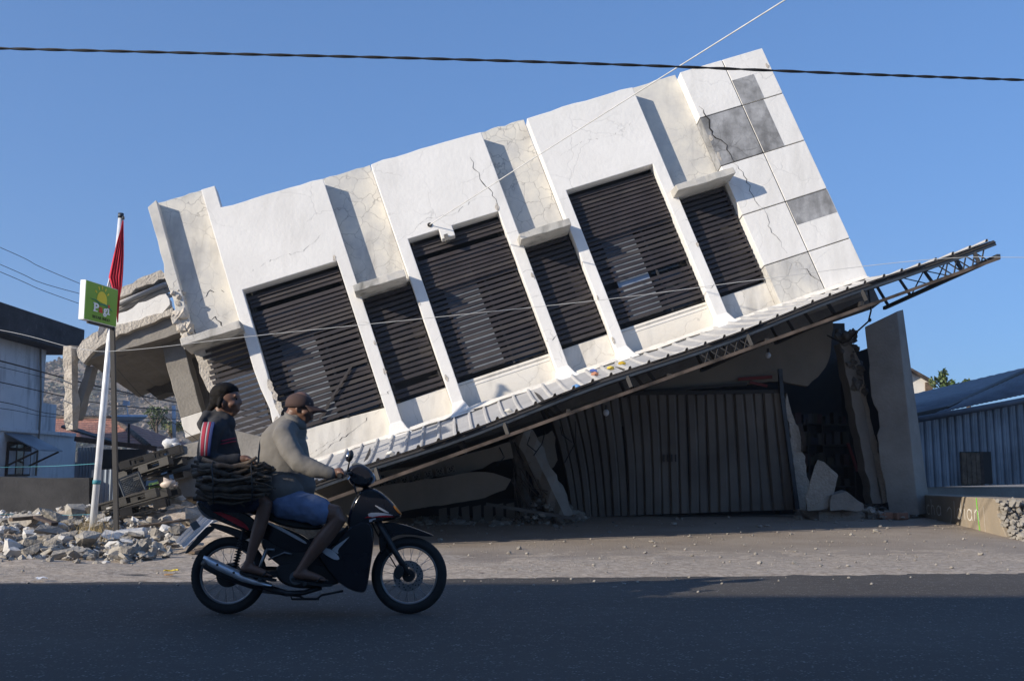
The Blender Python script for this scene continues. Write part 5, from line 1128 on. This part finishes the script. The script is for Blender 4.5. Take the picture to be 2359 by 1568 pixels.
# body panels (outlines in picture units, each with its own thickness)
plate('tail_cowl', [(450, 1154), (466, 1151), (520, 1166), (575, 1183), (600, 1215), (590, 1226), (560, 1222), (520, 1206), (480, 1190), (457, 1170)], .10, M['gloss'])
for s_ in (-1, 1):
    plate('red_stripe', [(482, 1172), (500, 1176), (540, 1190), (566, 1206), (575, 1222), (560, 1216), (540, 1205), (512, 1190), (490, 1178)], .004, M['redgloss'], off=s_ * .101, ins=.6, ch=1)
    plate('silver_stripe', [(610, 1200), (632, 1205), (700, 1243), (708, 1252), (700, 1251), (655, 1226), (622, 1209)], .004, M['silver'], off=s_ * .092, ins=.5, ch=1)
    plate('leg_shield_decal', [(732, 1258), (745, 1259), (768, 1267), (784, 1286), (774, 1290), (757, 1282), (740, 1270)], .004, M['silver'], off=s_ * .171, ins=.5, ch=1)
    plate('leg_shield_decal', [(762, 1264), (800, 1238), (806, 1234), (790, 1252), (777, 1266), (780, 1276), (770, 1270)], .004, M['redgloss'] if s_ > 0 else M['silver'], off=s_ * .171, ins=.5, ch=1)
    for q in ([(843, 1136), (870, 1152), (905, 1176), (917, 1186), (900, 1178), (868, 1160)], [(846, 1180), (880, 1180), (912, 1187), (880, 1186), (850, 1192)], [(858, 1160), (882, 1171), (900, 1183), (880, 1177)]):
        plate('fairing_decal', q, .004, M['silver'], off=s_ * (.101 if q[0][1] < 1150 else .118), ins=.4, ch=1)
    plate('fairing_line', [(836, 1194), (850, 1187), (888, 1187), (915, 1190), (888, 1190), (852, 1191)], .004, M['redgloss'], off=s_ * .1165, ins=.3, ch=1)
plate('seat', [(455, 1150), (500, 1146), (600, 1164), (650, 1185), (720, 1208), (740, 1202), (752, 1215), (720, 1222), (650, 1212), (590, 1186), (520, 1164)], .12, M['vinyl'], ins=5)
plate('side_panel', [(585, 1195), (640, 1208), (712, 1238), (722, 1262), (690, 1278), (640, 1262), (600, 1236), (575, 1222)], .09, M['gloss'])
plate('lower_cover', [(600, 1235), (650, 1240), (720, 1262), (760, 1290), (770, 1330), (740, 1345), (690, 1330), (640, 1300), (605, 1268)], .085, M['satin'])
plate('leg_shield', [(790, 1225), (830, 1198), (858, 1205), (862, 1250), (852, 1310), (845, 1360), (832, 1366), (800, 1356), (768, 1332), (738, 1292), (728, 1270), (735, 1258), (768, 1256)], .17, M['gloss'], ins=4)
plate('front_fairing', [(822, 1140), (838, 1122), (868, 1124), (900, 1150), (926, 1184), (918, 1194), (880, 1200), (846, 1202), (824, 1216), (800, 1228), (800, 1196), (810, 1160)], .115, M['gloss'], ins=6)
plate('center_tunnel', [(700, 1240), (760, 1232), (800, 1215), (812, 1180), (824, 1180), (822, 1225), (790, 1262), (730, 1275), (700, 1262)], .07, M['satin'])
plate('front_mudguard', [(872, 1212), (890, 1200), (930, 1206), (975, 1222), (1005, 1234), (985, 1236), (940, 1229), (905, 1233), (890, 1255), (880, 1280), (872, 1262)], .055, M['gloss'], ins=2)
plate('headlight_cowl', [(797, 1084), (812, 1068), (832, 1066), (856, 1080), (864, 1100), (852, 1120), (828, 1124), (808, 1116), (800, 1102)], .12, M['gloss'], ins=8)
plate('instrument_visor', [(806, 1072), (816, 1062), (840, 1070), (862, 1092), (852, 1086), (826, 1074)], .09, M['greyplastic'], ins=2)
plate('headlight', [(846, 1078), (858, 1084), (867, 1102), (858, 1116), (850, 1112), (856, 1100)], .085, M['glasslens'], ins=2)
plate('indicator', [(905, 1160), (918, 1172), (928, 1186), (918, 1183), (906, 1170)], .12, simple('amber_lens', (.4, .16, .03), .15), ins=1.5)
plate('tail_light', [(449, 1156), (463, 1160), (482, 1184), (500, 1196), (480, 1196), (460, 1180)], .07, M['greyplastic'], ins=2)
plate('rear_mudguard', [(478, 1210), (500, 1214), (478, 1232), (452, 1258), (430, 1276), (424, 1272), (446, 1244), (466, 1222)], .05, M['satin'], ins=1.5)
plate('inner_mudguard', [(480, 1200), (560, 1220), (575, 1240), (560, 1244), (520, 1226), (486, 1214)], .05, M['satin'], ins=1.5)
mb = MB()
for s_ in (-1, 1): mb.tube([bk(868, 1196, s_ * .075), bk(905, 1262, s_ * .075), bk(942, 1323.5, s_ * .075)], [.024, .022, .02], 10)
mb.tube([bk(842, 1130), bk(870, 1200)], .028, 10); mb.tube([bk(868, 1198, -.08), bk(868, 1198, .08)], .025, 8); mb.build('fork', M['satin'], MC)
plate('brake_caliper', [(908, 1306), (926, 1300), (932, 1318), (920, 1336), (906, 1326)], .025, M['satin'], off=-.08, ins=1)
mb = MB(); mb.tube([bk(812, 1090, 0), bk(806, 1090, -.16), bk(790, 1091, -.24), bk(782, 1094, -.36)], .012, 8); mb.tube([bk(812, 1090, 0), bk(806, 1090, .16), bk(790, 1091, .24), bk(782, 1094, .36)], .012, 8); mb.build('handlebar', M['satin'], MC)
for s_ in (-1, 1):
    MB().tube([bk(789, 1092, s_ * .25), bk(781.5, 1094.5, s_ * .37)], .018, 10).build('grip', M['vinyl'], MC)
    mb = MB(); mb.tube([bk(796, 1090, s_ * .2), bk(806, 1098, s_ * .27), bk(800, 1104, s_ * .36)], .005, 6); mb.build('brake_lever', M['chrome'], MC)
    mb = MB(); mb.tube([bk(800, 1086, s_ * .2), bk(803, 1070, s_ * .24), bk(806, 1058, s_ * .25)], .006, 6); mr = mb.build('mirror', M['satin'], MC)
    c_ = bk(806, 1050, s_ * .255); MB().blob(c_, .045, 0, 0, 2, (.55, .8, 1.0), 0, True, Matrix.Rotation(.25, 3, 'Y')).build('mirror_shell', M['satin'], mr)
    MB().blob(c_ + Vector((-.012, -.006, -.002)), .037, 0, 0, 2, (.5, .8, 1.0), 0, True, Matrix.Rotation(.25, 3, 'Y')).build('mirror_glass', M['chrome'], mr)
# engine, exhaust, chassis
plate('engine', [(640, 1296), (700, 1288), (752, 1300), (790, 1318), (790, 1340), (750, 1352), (690, 1356), (650, 1345), (632, 1322)], .10, M['satin'], ins=5)
disc(bk(690, 1326), .01, .05, -.115, -.10, 28).build('engine_cover', M['greyplastic'], MC)
mb = MB()
for k in range(6): mb.tube([bk(755 + k * 5, 1312, -.05), bk(755 + k * 5, 1312, .05)], .022, 10)
mb.build('cylinder_fins', M['satin'], MC)
mb = MB(); mb.tube([bk(468, 1290, -.15), bk(478, 1297, -.15), bk(520, 1318, -.15), bk(580, 1340, -.145), bk(604, 1349, -.14)], [.030, .046, .05, .046, .03], 14); ex_ = mb.build('exhaust', M['satin'], MC)
mb = MB(); mb.tube([bk(604, 1349, -.14), bk(660, 1366, -.13), bk(700, 1364, -.1), bk(740, 1352, -.06)], [.026, .022, .018, .018], 10); mb.build('exhaust_pipe', M['satin'], ex_)
pth = [(468, 1281), (482, 1290), (500, 1299), (530, 1313), (560, 1327), (590, 1337), (625, 1346)]
rings = []
for i, (x, y) in enumerate(pth):
    k = (.35, .9, 1, 1, 1, .8, .3)[i]; rings.append([bk(x - 3 * k, y + 12 * k, -.208), bk(x, y + 2, -.212), bk(x + 4 * k, y - 5 * k, -.195), bk(x + 5 * k, y - 8 * k, -.165), bk(x + 4 * k, y - 6 * k, -.16), bk(x + 2, y, -.2), bk(x - 3 * k, y + 11 * k, -.198)])
MB().loft(rings, 0, True).build('heat_shield', simple('painted_reflection_silver', (.62, .64, .68), .28, .6), ex_)  # pale silver colour stands in for bright reflections on the chrome shield
mb = MB()
for x, y in ((500, 1300), (538, 1318)): mb.tube([bk(x, y, -.217), bk(x, y, -.205)], .009, 8)
mb.build('bolt', M['satin'], ex_)
for s_ in (-1, 1):
    mb = MB(); mb.bar(bk(527, 1323.5, s_ * .085), bk(655, 1320, s_ * .075), .025, .045); mb.build('swing_arm', M['satin'], MC)
    a, b_ = bk(538, 1318, s_ * .10), bk(562, 1215, s_ * .10); sp_ = []
    for k in range(120): t_ = k / 119; sp_.append(a.lerp(b_, .12 + .66 * t_) + Vector((math.cos(k * .55) * .022, math.sin(k * .55) * .022, 0)))
    mb = MB(); mb.tube([a, b_], .011, 8); sk = mb.build('shock_absorber', M['satin'], MC); MB().tube(sp_, .0045, 5).build('spring', M['satin'], sk)
    MB().tube([bk(700, 1345, s_ * .08), bk(702, 1344, s_ * .26)], .014, 8).build('foot_peg', M['vinyl'], MC)
    MB().tube([bk(590, 1330, s_ * .09), bk(600, 1334, s_ * .25)], .012, 8).build('passenger_peg', M['vinyl'], MC)
mb = MB(); mb.tube([bk(604, 1290, -.09), bk(616, 1264, -.1), bk(632, 1266, -.1)], .012, 6); mb.tube([bk(618, 1288, -.1), bk(655, 1272, -.1), bk(672, 1276, -.1)], .008, 6); mb.tube([bk(612, 1265, -.1), bk(590, 1330, -.1)], .01, 6); mb.build('footrest_bracket', M['alu'], MC)
mb = MB(); mb.tube([bk(604, 1362, -.08), bk(690, 1372, -.09), bk(700, 1378, -.1), bk(730, 1378, -.1), bk(740, 1370, -.09), bk(790, 1360, -.08)], .009, 6); mb.tube([bk(668, 1366, -.1), bk(672, 1379, -.1), bk(735, 1379, -.1)], .008, 6); mb.build('side_stand', M['satin'], MC)
mb = MB(); mb.tube([bk(560, 1230), bk(640, 1240), bk(720, 1290), bk(770, 1340)], .025, 8); mb.tube([bk(770, 1270), bk(835, 1180), bk(845, 1120)], .03, 8); mb.build('frame', M['satin'], MC)
plate('chain_case', [(530, 1316), (560, 1306), (640, 1302), (660, 1312), (650, 1330), (560, 1332), (532, 1334)], .012, M['satin'], off=.10, ins=1)
plate('number_plate', [(436, 1206), (452, 1198), (462, 1212), (446, 1222)], .04, M['greyplastic'], ins=.5, ch=0)
mb = MB()
mb.tube([bk(810, 1104, -.1), bk(818, 1122, -.11), bk(826, 1160, -.1)], .005, 5); mb.tube([bk(804, 1100, .1), bk(818, 1130, .11), bk(880, 1250, -.02), bk(915, 1310, -.09)], .005, 5); mb.build('control_cable', M['satin'], MC)
plate('fairing_badge', [(850, 1196), (862, 1193), (866, 1193), (864, 1196), (858, 1197), (857, 1200), (850, 1202)], .003, M['silver'], off=-.128, ins=.2, ch=0)

# ------------------------------------------------------------------ people
M['skin'] = simple('skin', (.15, .078, .052), .5, var=.12, vscale=12); M['hair'] = simple('black_hair', (.008, .007, .007), .75, var=.4, vscale=40, bstr=.4, bscale=80, spec=.15)
M['jacket'] = simple('tan_jacket', (.15, .141, .13), .9, var=.1, vscale=7, bstr=.15, bscale=60); M['denim'] = simple('blue_denim', (.13, .18, .3), .9, var=.15, vscale=14, bstr=.15, bscale=120)
M['cap'] = simple('brown_cap', (.055, .032, .028), .9, var=.12); M['hoodie'] = simple('charcoal_hoodie', (.03, .031, .036), .95, var=.15, vscale=10); M['navy'] = simple('navy_skirt', (.018, .022, .04), .9)
M['rubber'] = simple('sandal_rubber', (.015, .014, .014), .8)
txn = bpy.data.textures.new('folds', 'CLOUDS'); txn.noise_scale = .12; txn.noise_depth = 2
def organic(mb, name, mat_, parent, vox, smooth=6, disp=0.0, mid=.5, label=None):
    o = mb.build(name, mat_, parent, label=label)
    r_ = o.modifiers.new('join', 'REMESH'); r_.mode = 'VOXEL'; r_.voxel_size = vox; r_.use_smooth_shade = True
    s_ = o.modifiers.new('soften', 'SMOOTH'); s_.factor = .5; s_.iterations = smooth
    if disp: d_ = o.modifiers.new('folds', 'DISPLACE'); d_.texture = txn; d_.strength = disp; d_.mid_level = mid; d_.texture_coords = 'LOCAL'
    return o
def limb(mb, pts, n=12, flat=1.0):       # pts: (px, py, depth offset, radius)
    P_ = [bk(x, y, d_) for x, y, d_, r_ in pts]; R_ = [r_ for *_, r_ in pts]
    t0 = (P_[0] - P_[1]).normalized(); t1 = (P_[-1] - P_[-2]).normalized()
    P_ = [P_[0] + t0 * R_[0] * .85, P_[0] + t0 * R_[0] * .55] + P_ + [P_[-1] + t1 * R_[-1] * .55, P_[-1] + t1 * R_[-1] * .85]; R_ = [R_[0] * .45, R_[0] * .82] + R_ + [R_[-1] * .82, R_[-1] * .45]
    mb.tube(P_, R_, n, 0, True, True, 0.0, flat)
def head(mb, cx, cy, nose, mouth, chin, nape, ear):
    mb.blob(bk(cx, cy), .098, 0, 0, 3, (.98, .78, 1.0)); mb.blob(bk(cx + 9, cy + 12), .078, 0, 0, 3, (.9, .82, 1.0))
    limb(mb, [(cx + 4, cy + 22, 0, .058), (chin[0] - 9, chin[1] - 10, 0, .036)]); limb(mb, [(mouth[0] - 14, mouth[1] - 2, 0, .048), (mouth[0] - 6, mouth[1], 0, .026)])
    limb(mb, [(nose[0] - 8, nose[1] - 15, 0, .014), (nose[0] - 2.5, nose[1] - 3, 0, .015), (nose[0] - 1.5, nose[1] + 1, 0, .0145)], 8)
    for s_ in (-1, 1):
        limb(mb, [(nose[0] - 6, nose[1] + 2, s_ * .012, .011), (nose[0] - 8, nose[1] + 1, s_ * .014, .009)], 8)
        limb(mb, [(nose[0] - 14, nose[1] - 17, s_ * .052, .012), (nose[0] - 9, nose[1] - 18, s_ * .02, .014)], 8)      # brow
        limb(mb, [(nose[0] - 17, nose[1] + 2, s_ * .044, .024), (nose[0] - 24, nose[1] + 3, s_ * .05, .024)], 8)     # cheek
        limb(mb, [(ear[0], ear[1] - 4, s_ * .078, .010), (ear[0] - 1, ear[1] + 2, s_ * .078, .009), (ear[0] + 1, ear[1] + 7, s_ * .075, .007)], 8)
    limb(mb, [(mouth[0] - 5, mouth[1] - 2, -.022, .009), (mouth[0] - 2.5, mouth[1] - 2, 0, .010), (mouth[0] - 5, mouth[1] - 2, .022, .009)], 8)
    limb(mb, [(mouth[0] - 5, mouth[1] + 3, -.02, .009), (mouth[0] - 3.5, mouth[1] + 3, 0, .010), (mouth[0] - 5, mouth[1] + 3, .02, .009)], 8)
def eyes(par, nose):
    for s_ in (-1, 1):
        c_ = bk(nose[0] - 13.5, nose[1] - 9.5, s_ * .034); MB().blob(c_, .0115, 0, 0, 2, (1, 1, .75), 0, True).build('eye', simple('eye_white', (.5, .47, .43), .3), par); MB().blob(c_ + Vector((.0065, s_ * .004, 0)), .0085, 0, 0, 2, (1, 1, 1), 0, True).build('iris', M['hair'], par)
# ---- the driver
man = thing('person', bk(650, 1180), 'man in a tan jacket, brown cap and blue shorts driving the motorcycle', 'person')
mb = MB(); NO, MO, CH = (725, 947), (721, 960), (712, 976)
head(mb, 692, 932, NO, MO, CH, None, (684, 942)); limb(mb, [(676, 952, 0, .058), (668, 975, 0, .062), (662, 995, 0, .08)])
limb(mb, [(664, 1000, 0, .085), (658, 1060, 0, .095), (654, 1130, 0, .10)], 14, 1.3)
for s_ in (-1, 1):
    limb(mb, [(660, 992, s_ * .10, .06), (655, 1005, s_ * .19, .055), (690, 1066, s_ * .27, .042), (730, 1082, s_ * .30, .038), (766, 1091, s_ * .31, .028)])
    limb(mb, [(766, 1091, s_ * .31, .028), (774, 1090, s_ * .31, .03), (784, 1087, s_ * .31, .028)], 10, 1.3)
    for k in range(4):
        dd = s_ * (.275 + .023 * k); sh_ = (.5, 0, .4, 1.6)[k]
        limb(mb, [(782, 1085.5 + sh_, dd, .0105), (790, 1085.5 + sh_, dd, .0105), (794.5 - sh_, 1092, dd, .0098), (791 - sh_, 1099, dd, .0092), (785, 1100.5 - sh_, dd, .0085)], 8)
    limb(mb, [(774, 1094, s_ * .27, .013), (781, 1099, s_ * .255, .011), (788, 1101, s_ * .252, .0095)], 8)
    limb(mb, [(655, 1150, s_ * .09, .10), (700, 1166, s_ * .15, .088), (745, 1178, s_ * .19, .072), (776, 1183, s_ * .2, .062), (781, 1192, s_ * .2, .06), (765, 1215, s_ * .2, .058), (745, 1240, s_ * .2, .062), (722, 1270, s_ * .2, .048), (700, 1300, s_ * .2, .034), (692, 1314, s_ * .2, .036)])
    limb(mb, [(684, 1322, s_ * .2, .034), (700, 1322, s_ * .2, .038), (725, 1328, s_ * .2, .03), (742, 1333, s_ * .2, .022)], 10)
    for k in range(5): limb(mb, [(738 + (3 - abs(k - 1.5)) * .6, 1334, s_ * (.172 + .014 * k), .009), (750 + (3 - k) * 1.4, 1335.5, s_ * (.17 + .014 * k), .0105 if k == 0 else .008)], 8)
mbody = organic(mb, 'body', M['skin'], man, .0075, 5)
eyes(man, NO)
mb = MB(); limb(mb, [(667, 990, 0, .105), (655, 1010, 0, .135), (652, 1050, 0, .148), (656, 1090, 0, .160), (660, 1115, 0, .162), (661, 1128, 0, .165)], 20, 1.28)
for s_ in (-1, 1):
    limb(mb, [(662, 990, s_ * .08, .085), (653, 1004, s_ * .19, .082), (668, 1034, s_ * .24, .078), (690, 1066, s_ * .285, .07), (725, 1080, s_ * .305, .058), (762, 1090, s_ * .31, .044)], 16)
limb(mb, [(672, 978, 0, .075), (668, 970, 0, .074), (676, 966, 0, .072)], 14)
jk = organic(mb, 'jacket', M['jacket'], man, .011, 5, .022, .4)
for y0, y1, rr_ in ((1126, 1138, .172),):
    mb = MB(); limb(mb, [(661, y0, 0, rr_), (661.5, y1, 0, rr_ * .98)], 20, 1.26); organic(mb, 'jacket_hem', M['jacket'], man, .012, 4, .02)
mb = MB(); rg = []
for k in range(17):                                                    # standing collar
    a = 2 * math.pi * k / 16; q = Vector((math.cos(a) * .082, math.sin(a) * .085, 0)); c0 = bk(680, 968); rg.append([c0 + q * 1.06 + Vector((0, 0, -.045 - .03 * math.cos(a))), c0 + q + Vector((0, 0, .028 - .035 * math.cos(a))), c0 + q * .88 + Vector((0, 0, .026 - .035 * math.cos(a))), c0 + q * .9 + Vector((0, 0, -.045 - .03 * math.cos(a)))])
mb.loft(rg, 0, True, False); mb.build('collar', M['jacket'], man)
mb = MB()
limb(mb, [(640, 1150, 0, .125), (664, 1146, 0, .125), (672, 1140, 0, .12)], 18, 1.3)
for s_ in (-1, 1): limb(mb, [(652, 1158, s_ * .09, .115), (690, 1166, s_ * .14, .108), (722, 1174, s_ * .175, .098), (742, 1180, s_ * .19, .092)], 18)
organic(mb, 'shorts', M['denim'], man, .011, 5, .04)
cp_ = MB(); c_ = bk(690, 926)
rings = []
for k in range(9):
    ph = math.pi / 2 * k / 8; rr_ = math.cos(ph) if k < 8 else .02; rings.append([c_ + Vector((math.cos(2 * math.pi * j / 28) * .106 * rr_, math.sin(2 * math.pi * j / 28) * .093 * rr_, .082 * math.sin(ph) - .022 * math.cos(2 * math.pi * j / 28) * rr_ * .3 - .012)) for j in range(28)])
lowr = [p + Vector((0, 0, -.03)) for p in rings[0]]
cp_.loft([lowr] + rings, 0, True); ca = cp_.build('cap', M['cap'], man)
mb = MB(); rings = []
for k in range(6):
    t_ = k / 5; rr_ = []
    for j in range(13):
        a = -1.0 + 2.0 * j / 12; rad = .1 + .105 * t_ * math.cos(a * .95); rr_.append(c_ + Vector((math.cos(a) * rad + .004, math.sin(a) * .094 * (1 - .12 * t_), -.03 - .02 * t_ - .016 * t_ * t_ - .016 * (math.sin(a) ** 2) * t_)))
    rings.append(rr_)
mb.loft(rings, 0, True, False, False); o = mb.build('brim', M['cap'], ca); o.modifiers.new('thickness', 'SOLIDIFY').thickness = .008
def sandal(par, pts, d_):
    mb = MB(); xs = pts; rings = []
    for x, y, w_ in xs: p = bk(x, y, d_); rings.append([p + Vector((0, -w_, 0)), p + Vector((0, w_, 0)), p + Vector((0, w_, -.016)), p + Vector((0, -w_, -.016))])
    mb.loft(rings, 0, False)
    m0 = xs[len(xs) // 2]
    for s_ in (-1, 1): mb.tube([bk(m0[0] - 8, m0[1] - 1, d_ + s_ * .042), bk(m0[0] + 4, m0[1] - 12, d_ + s_ * .022), bk(m0[0] + 20, m0[1] - 3, d_ - .012)], .006, 6)
    mb.build('sandal', M['rubber'], par)
for s_ in (-1, 1): sandal(man, [(672, 1331, .02), (680, 1333, .034), (705, 1338, .034), (735, 1342, .044), (756, 1344, .038), (764, 1344, .02)], s_ * .2)
# ---- the passenger
wo = thing('person', bk(500, 1170), 'person with tied black hair in a dark hooded top with red sleeve stripe riding pillion', 'person')
mb = MB(); NO, MO, CH = (556, 928), (552, 942), (545, 959)
head(mb, 523, 917, NO, MO, CH, None, (513, 930)); limb(mb, [(510, 938, 0, .05), (508, 958, 0, .052), (503, 975, 0, .066)])
limb(mb, [(503, 985, 0, .085), (500, 1050, 0, .095), (498, 1120, 0, .11)], 14, 1.4)
for s_ in (-1, 1):
    limb(mb, [(500, 978, s_ * .08, .05), (489, 990, s_ * .165, .048), (482, 1052, s_ * .20, .036), (515, 1062, s_ * .21, .032), (552, 1058, s_ * .2, .024)])
    limb(mb, [(552, 1058, s_ * .2, .024), (562, 1057, s_ * .2, .026), (570, 1058, s_ * .195, .024)], 10, 1.25)
    for k in range(4):
        dd = s_ * (.165 + .021 * k); ln = (.9, 1.05, 1.0, .8)[k]
        limb(mb, [(570, 1056, dd, .0098), (570 + 10 * ln, 1056 + k * .7, dd, .0094), (570 + 17 * ln, 1061 + k * .7, dd, .0086), (570 + 20 * ln, 1067, dd, .0078)], 8)
    limb(mb, [(562, 1061, s_ * .165, .012), (572, 1064, s_ * .15, .0105), (580, 1068, s_ * .148, .009)], 8)
    limb(mb, [(500, 1142, s_ * .08, .095), (550, 1148, s_ * .14, .08), (600, 1152, s_ * .19, .058), (611, 1158, s_ * .195, .055), (604, 1190, s_ * .2, .052), (594, 1225, s_ * .2, .05), (582, 1262, s_ * .2, .037), (574, 1292, s_ * .2, .030), (570, 1300, s_ * .2, .032)])
    limb(mb, [(563, 1308, s_ * .2, .030), (580, 1309, s_ * .2, .034), (603, 1317, s_ * .2, .027), (618, 1322, s_ * .2, .02)], 10)
    for k in range(5): limb(mb, [(614, 1322.5, s_ * (.175 + .0125 * k), .008), (625 + (3 - k) * 1.2, 1325, s_ * (.173 + .0125 * k), .0098 if k == 0 else .0075)], 8)
organic(mb, 'body', M['skin'], wo, .0075, 5); eyes(wo, NO)
mb = MB(); limb(mb, [(508, 980, 0, .10), (503, 998, 0, .132), (503, 1035, 0, .148), (504, 1085, 0, .15), (506, 1120, 0, .15)], 20, 1.18)
for s_ in (-1, 1): limb(mb, [(500, 978, s_ * .07, .07), (490, 990, s_ * .165, .068), (484, 1020, s_ * .19, .062), (482, 1052, s_ * .205, .056), (512, 1062, s_ * .215, .048), (546, 1058, s_ * .2, .038)], 16)
limb(mb, [(480, 958, 0, .05), (474, 974, 0, .062), (482, 994, 0, .055)], 14, 2.0); limb(mb, [(500, 962, 0, .07), (512, 972, 0, .068), (524, 984, 0, .06)], 14, 1.3)
organic(mb, 'hooded_top', M['hoodie'], wo, .011, 5, .035)
M['stripe_red'] = simple('stripe_red', (.3, .025, .05), .9, var=.15); M['stripe_white'] = simple('stripe_white', (.34, .33, .35), .9); M['stripe_blue'] = simple('stripe_blue', (.03, .05, .16), .9)
for (mt, a0, a1) in (('stripe_white', -44, -37), ('stripe_red', -36, -14), ('stripe_white', -13, -6), ('stripe_red', -5, 4), ('stripe_blue', 5, 20)):
    mb = MB(); rings = []
    for (x, y, dd, r_) in ((493, 975, -.13, .070), (490, 988, -.165, .0705), (486.5, 1008, -.182, .067), (484, 1028, -.195, .0625), (482.3, 1050, -.204, .058)):
        c_ = bk(x, y, dd); rings.append([c_ + Vector((math.sin(math.radians(a0 + (a1 - a0) * q / 4)), -math.cos(math.radians(a0 + (a1 - a0) * q / 4)), 0)) * (r_ + .009) for q in range(5)])
    mb.loft(rings, 0, True, False, False); o = mb.build('sleeve_stripe', M[mt], wo); o.modifiers.new('thickness', 'SOLIDIFY').thickness = -.012
for k in range(2):
    mb = MB(); rings = []
    for j in range(7): t_ = j / 6; x = 508 + 36 * t_; y = 1014 - 7 * t_ + k * 7; d_ = -.182 + .12 * t_ ** 2.2; rings.append([bk(x, y, d_), bk(x, y + 2.6, d_)])
    mb.loft(rings, 0, True, False, False); o = mb.build('chest_stripe', M['stripe_red'], wo); o.modifiers.new('thickness', 'SOLIDIFY').thickness = .012
mb = MB(); limb(mb, [(490, 1140, 0, .12), (505, 1142, 0, .12), (515, 1140, 0, .118)], 18, 1.3)
for s_ in (-1, 1): limb(mb, [(500, 1145, s_ * .08, .11), (550, 1150, s_ * .14, .096), (588, 1154, s_ * .185, .078)], 16)
organic(mb, 'shorts', M['navy'], wo, .011, 5, .03)
mb = MB(); mb.blob(bk(514, 910), .100, 3, .05, 3, (1.02, .82, .93)); mb.blob(bk(519.5, 899), .100, 8, .04, 3, (.98, .86, .62)); mb.blob(bk(503, 921), .074, 5, .06, 3, (.9, .92, 1.0)); limb(mb, [(498, 928, 0, .045), (488, 938, 0, .04), (482, 949, 0, .036), (482, 962, 0, .026)]); limb(mb, [(508, 922, -.075, .022), (505, 936, -.07, .018)]); limb(mb, [(508, 922, .075, .022), (505, 936, .07, .018)])
organic(mb, 'hair', M['hair'], wo, .008, 3, .02)
for s_ in (-1, 1): sandal(wo, [(553, 1314, .018), (560, 1316, .03), (585, 1322, .03), (610, 1328, .04), (628, 1332, .034), (636, 1333, .018)], s_ * .2)
# ---- firewood bundle lying beside the passenger's lap
fwb = thing('firewood_bundle', bk(535, 1150, -.28), 'bundle of crooked dark firewood sticks held across the passenger lap', 'firewood')
M['stick'] = simple('firewood_bark', (.075, .054, .038), .95, var=.5, vscale=20, bstr=.6, bscale=60); M['stick2'] = simple('firewood_pale', (.15, .112, .08), .95, var=.4, vscale=20, bstr=.5, bscale=60)
r_ = random.Random(15)
for k in range(84):
    row = k % 12; y = 1070 + row * 7.2 + r_.uniform(-5, 5); d_ = -.36 + .035 * (k // 12) + r_.uniform(-.015, .015) + (.02 if row < 2 else 0)
    xc = 535 + r_.uniform(-14, 14); ln = r_.uniform(42, 90) * (1 - .1 * abs(row - 5.5) / 5.5); sl = r_.gauss(0, 8); R_ = r_.uniform(.007, .018); cur = r_.gauss(0, 8)
    P_ = []; RR = []
    for j in range(8):
        t_ = j / 7 * 2 - 1; P_.append(bk(xc + ln * t_, y + sl * t_ + cur * (t_ * t_ - .4) + r_.uniform(-3.5, 3.5), d_ + r_.uniform(-.012, .012))); RR.append(R_ * (1 - .25 * t_) * r_.uniform(.85, 1.15))
    mb = MB(); mb.tube(P_, RR, 7); mb.build('stick', M['stick'] if r_.random() < .7 else M['stick2'], fwb)
mb = MB()
for x in (490, 580):
    mb.tube([bk(x, 1064, -.3), bk(x - 2, 1072, -.4), bk(x, 1110, -.42), bk(x + 1, 1150, -.4), bk(x, 1160, -.28), bk(x, 1150, -.12), bk(x, 1110, -.09), bk(x, 1072, -.12), bk(x, 1064, -.3)], .005, 5)
mb.build('tie_rope', M['wire_dark'], fwb)

# ------------------------------------------------------------------ the air
hm = bpy.data.materials.new('haze'); hm.use_nodes = True; ht = hm.node_tree; ht.nodes.remove(ht.nodes['Principled BSDF'])
hv = ht.nodes.new('ShaderNodeVolumePrincipled'); hv.inputs['Color'].default_value = (.85, .9, 1.0, 1); hv.inputs['Density'].default_value = .0006; hv.inputs['Anisotropy'].default_value = .2
ht.links.new(hv.outputs[0], ht.nodes['Material Output'].inputs['Volume'])
MB().abox(-480, 120, -60, 640, -1.4, 62).build('haze', hm, kind='stuff', label='thin bright morning haze filling the air', cat='haze')
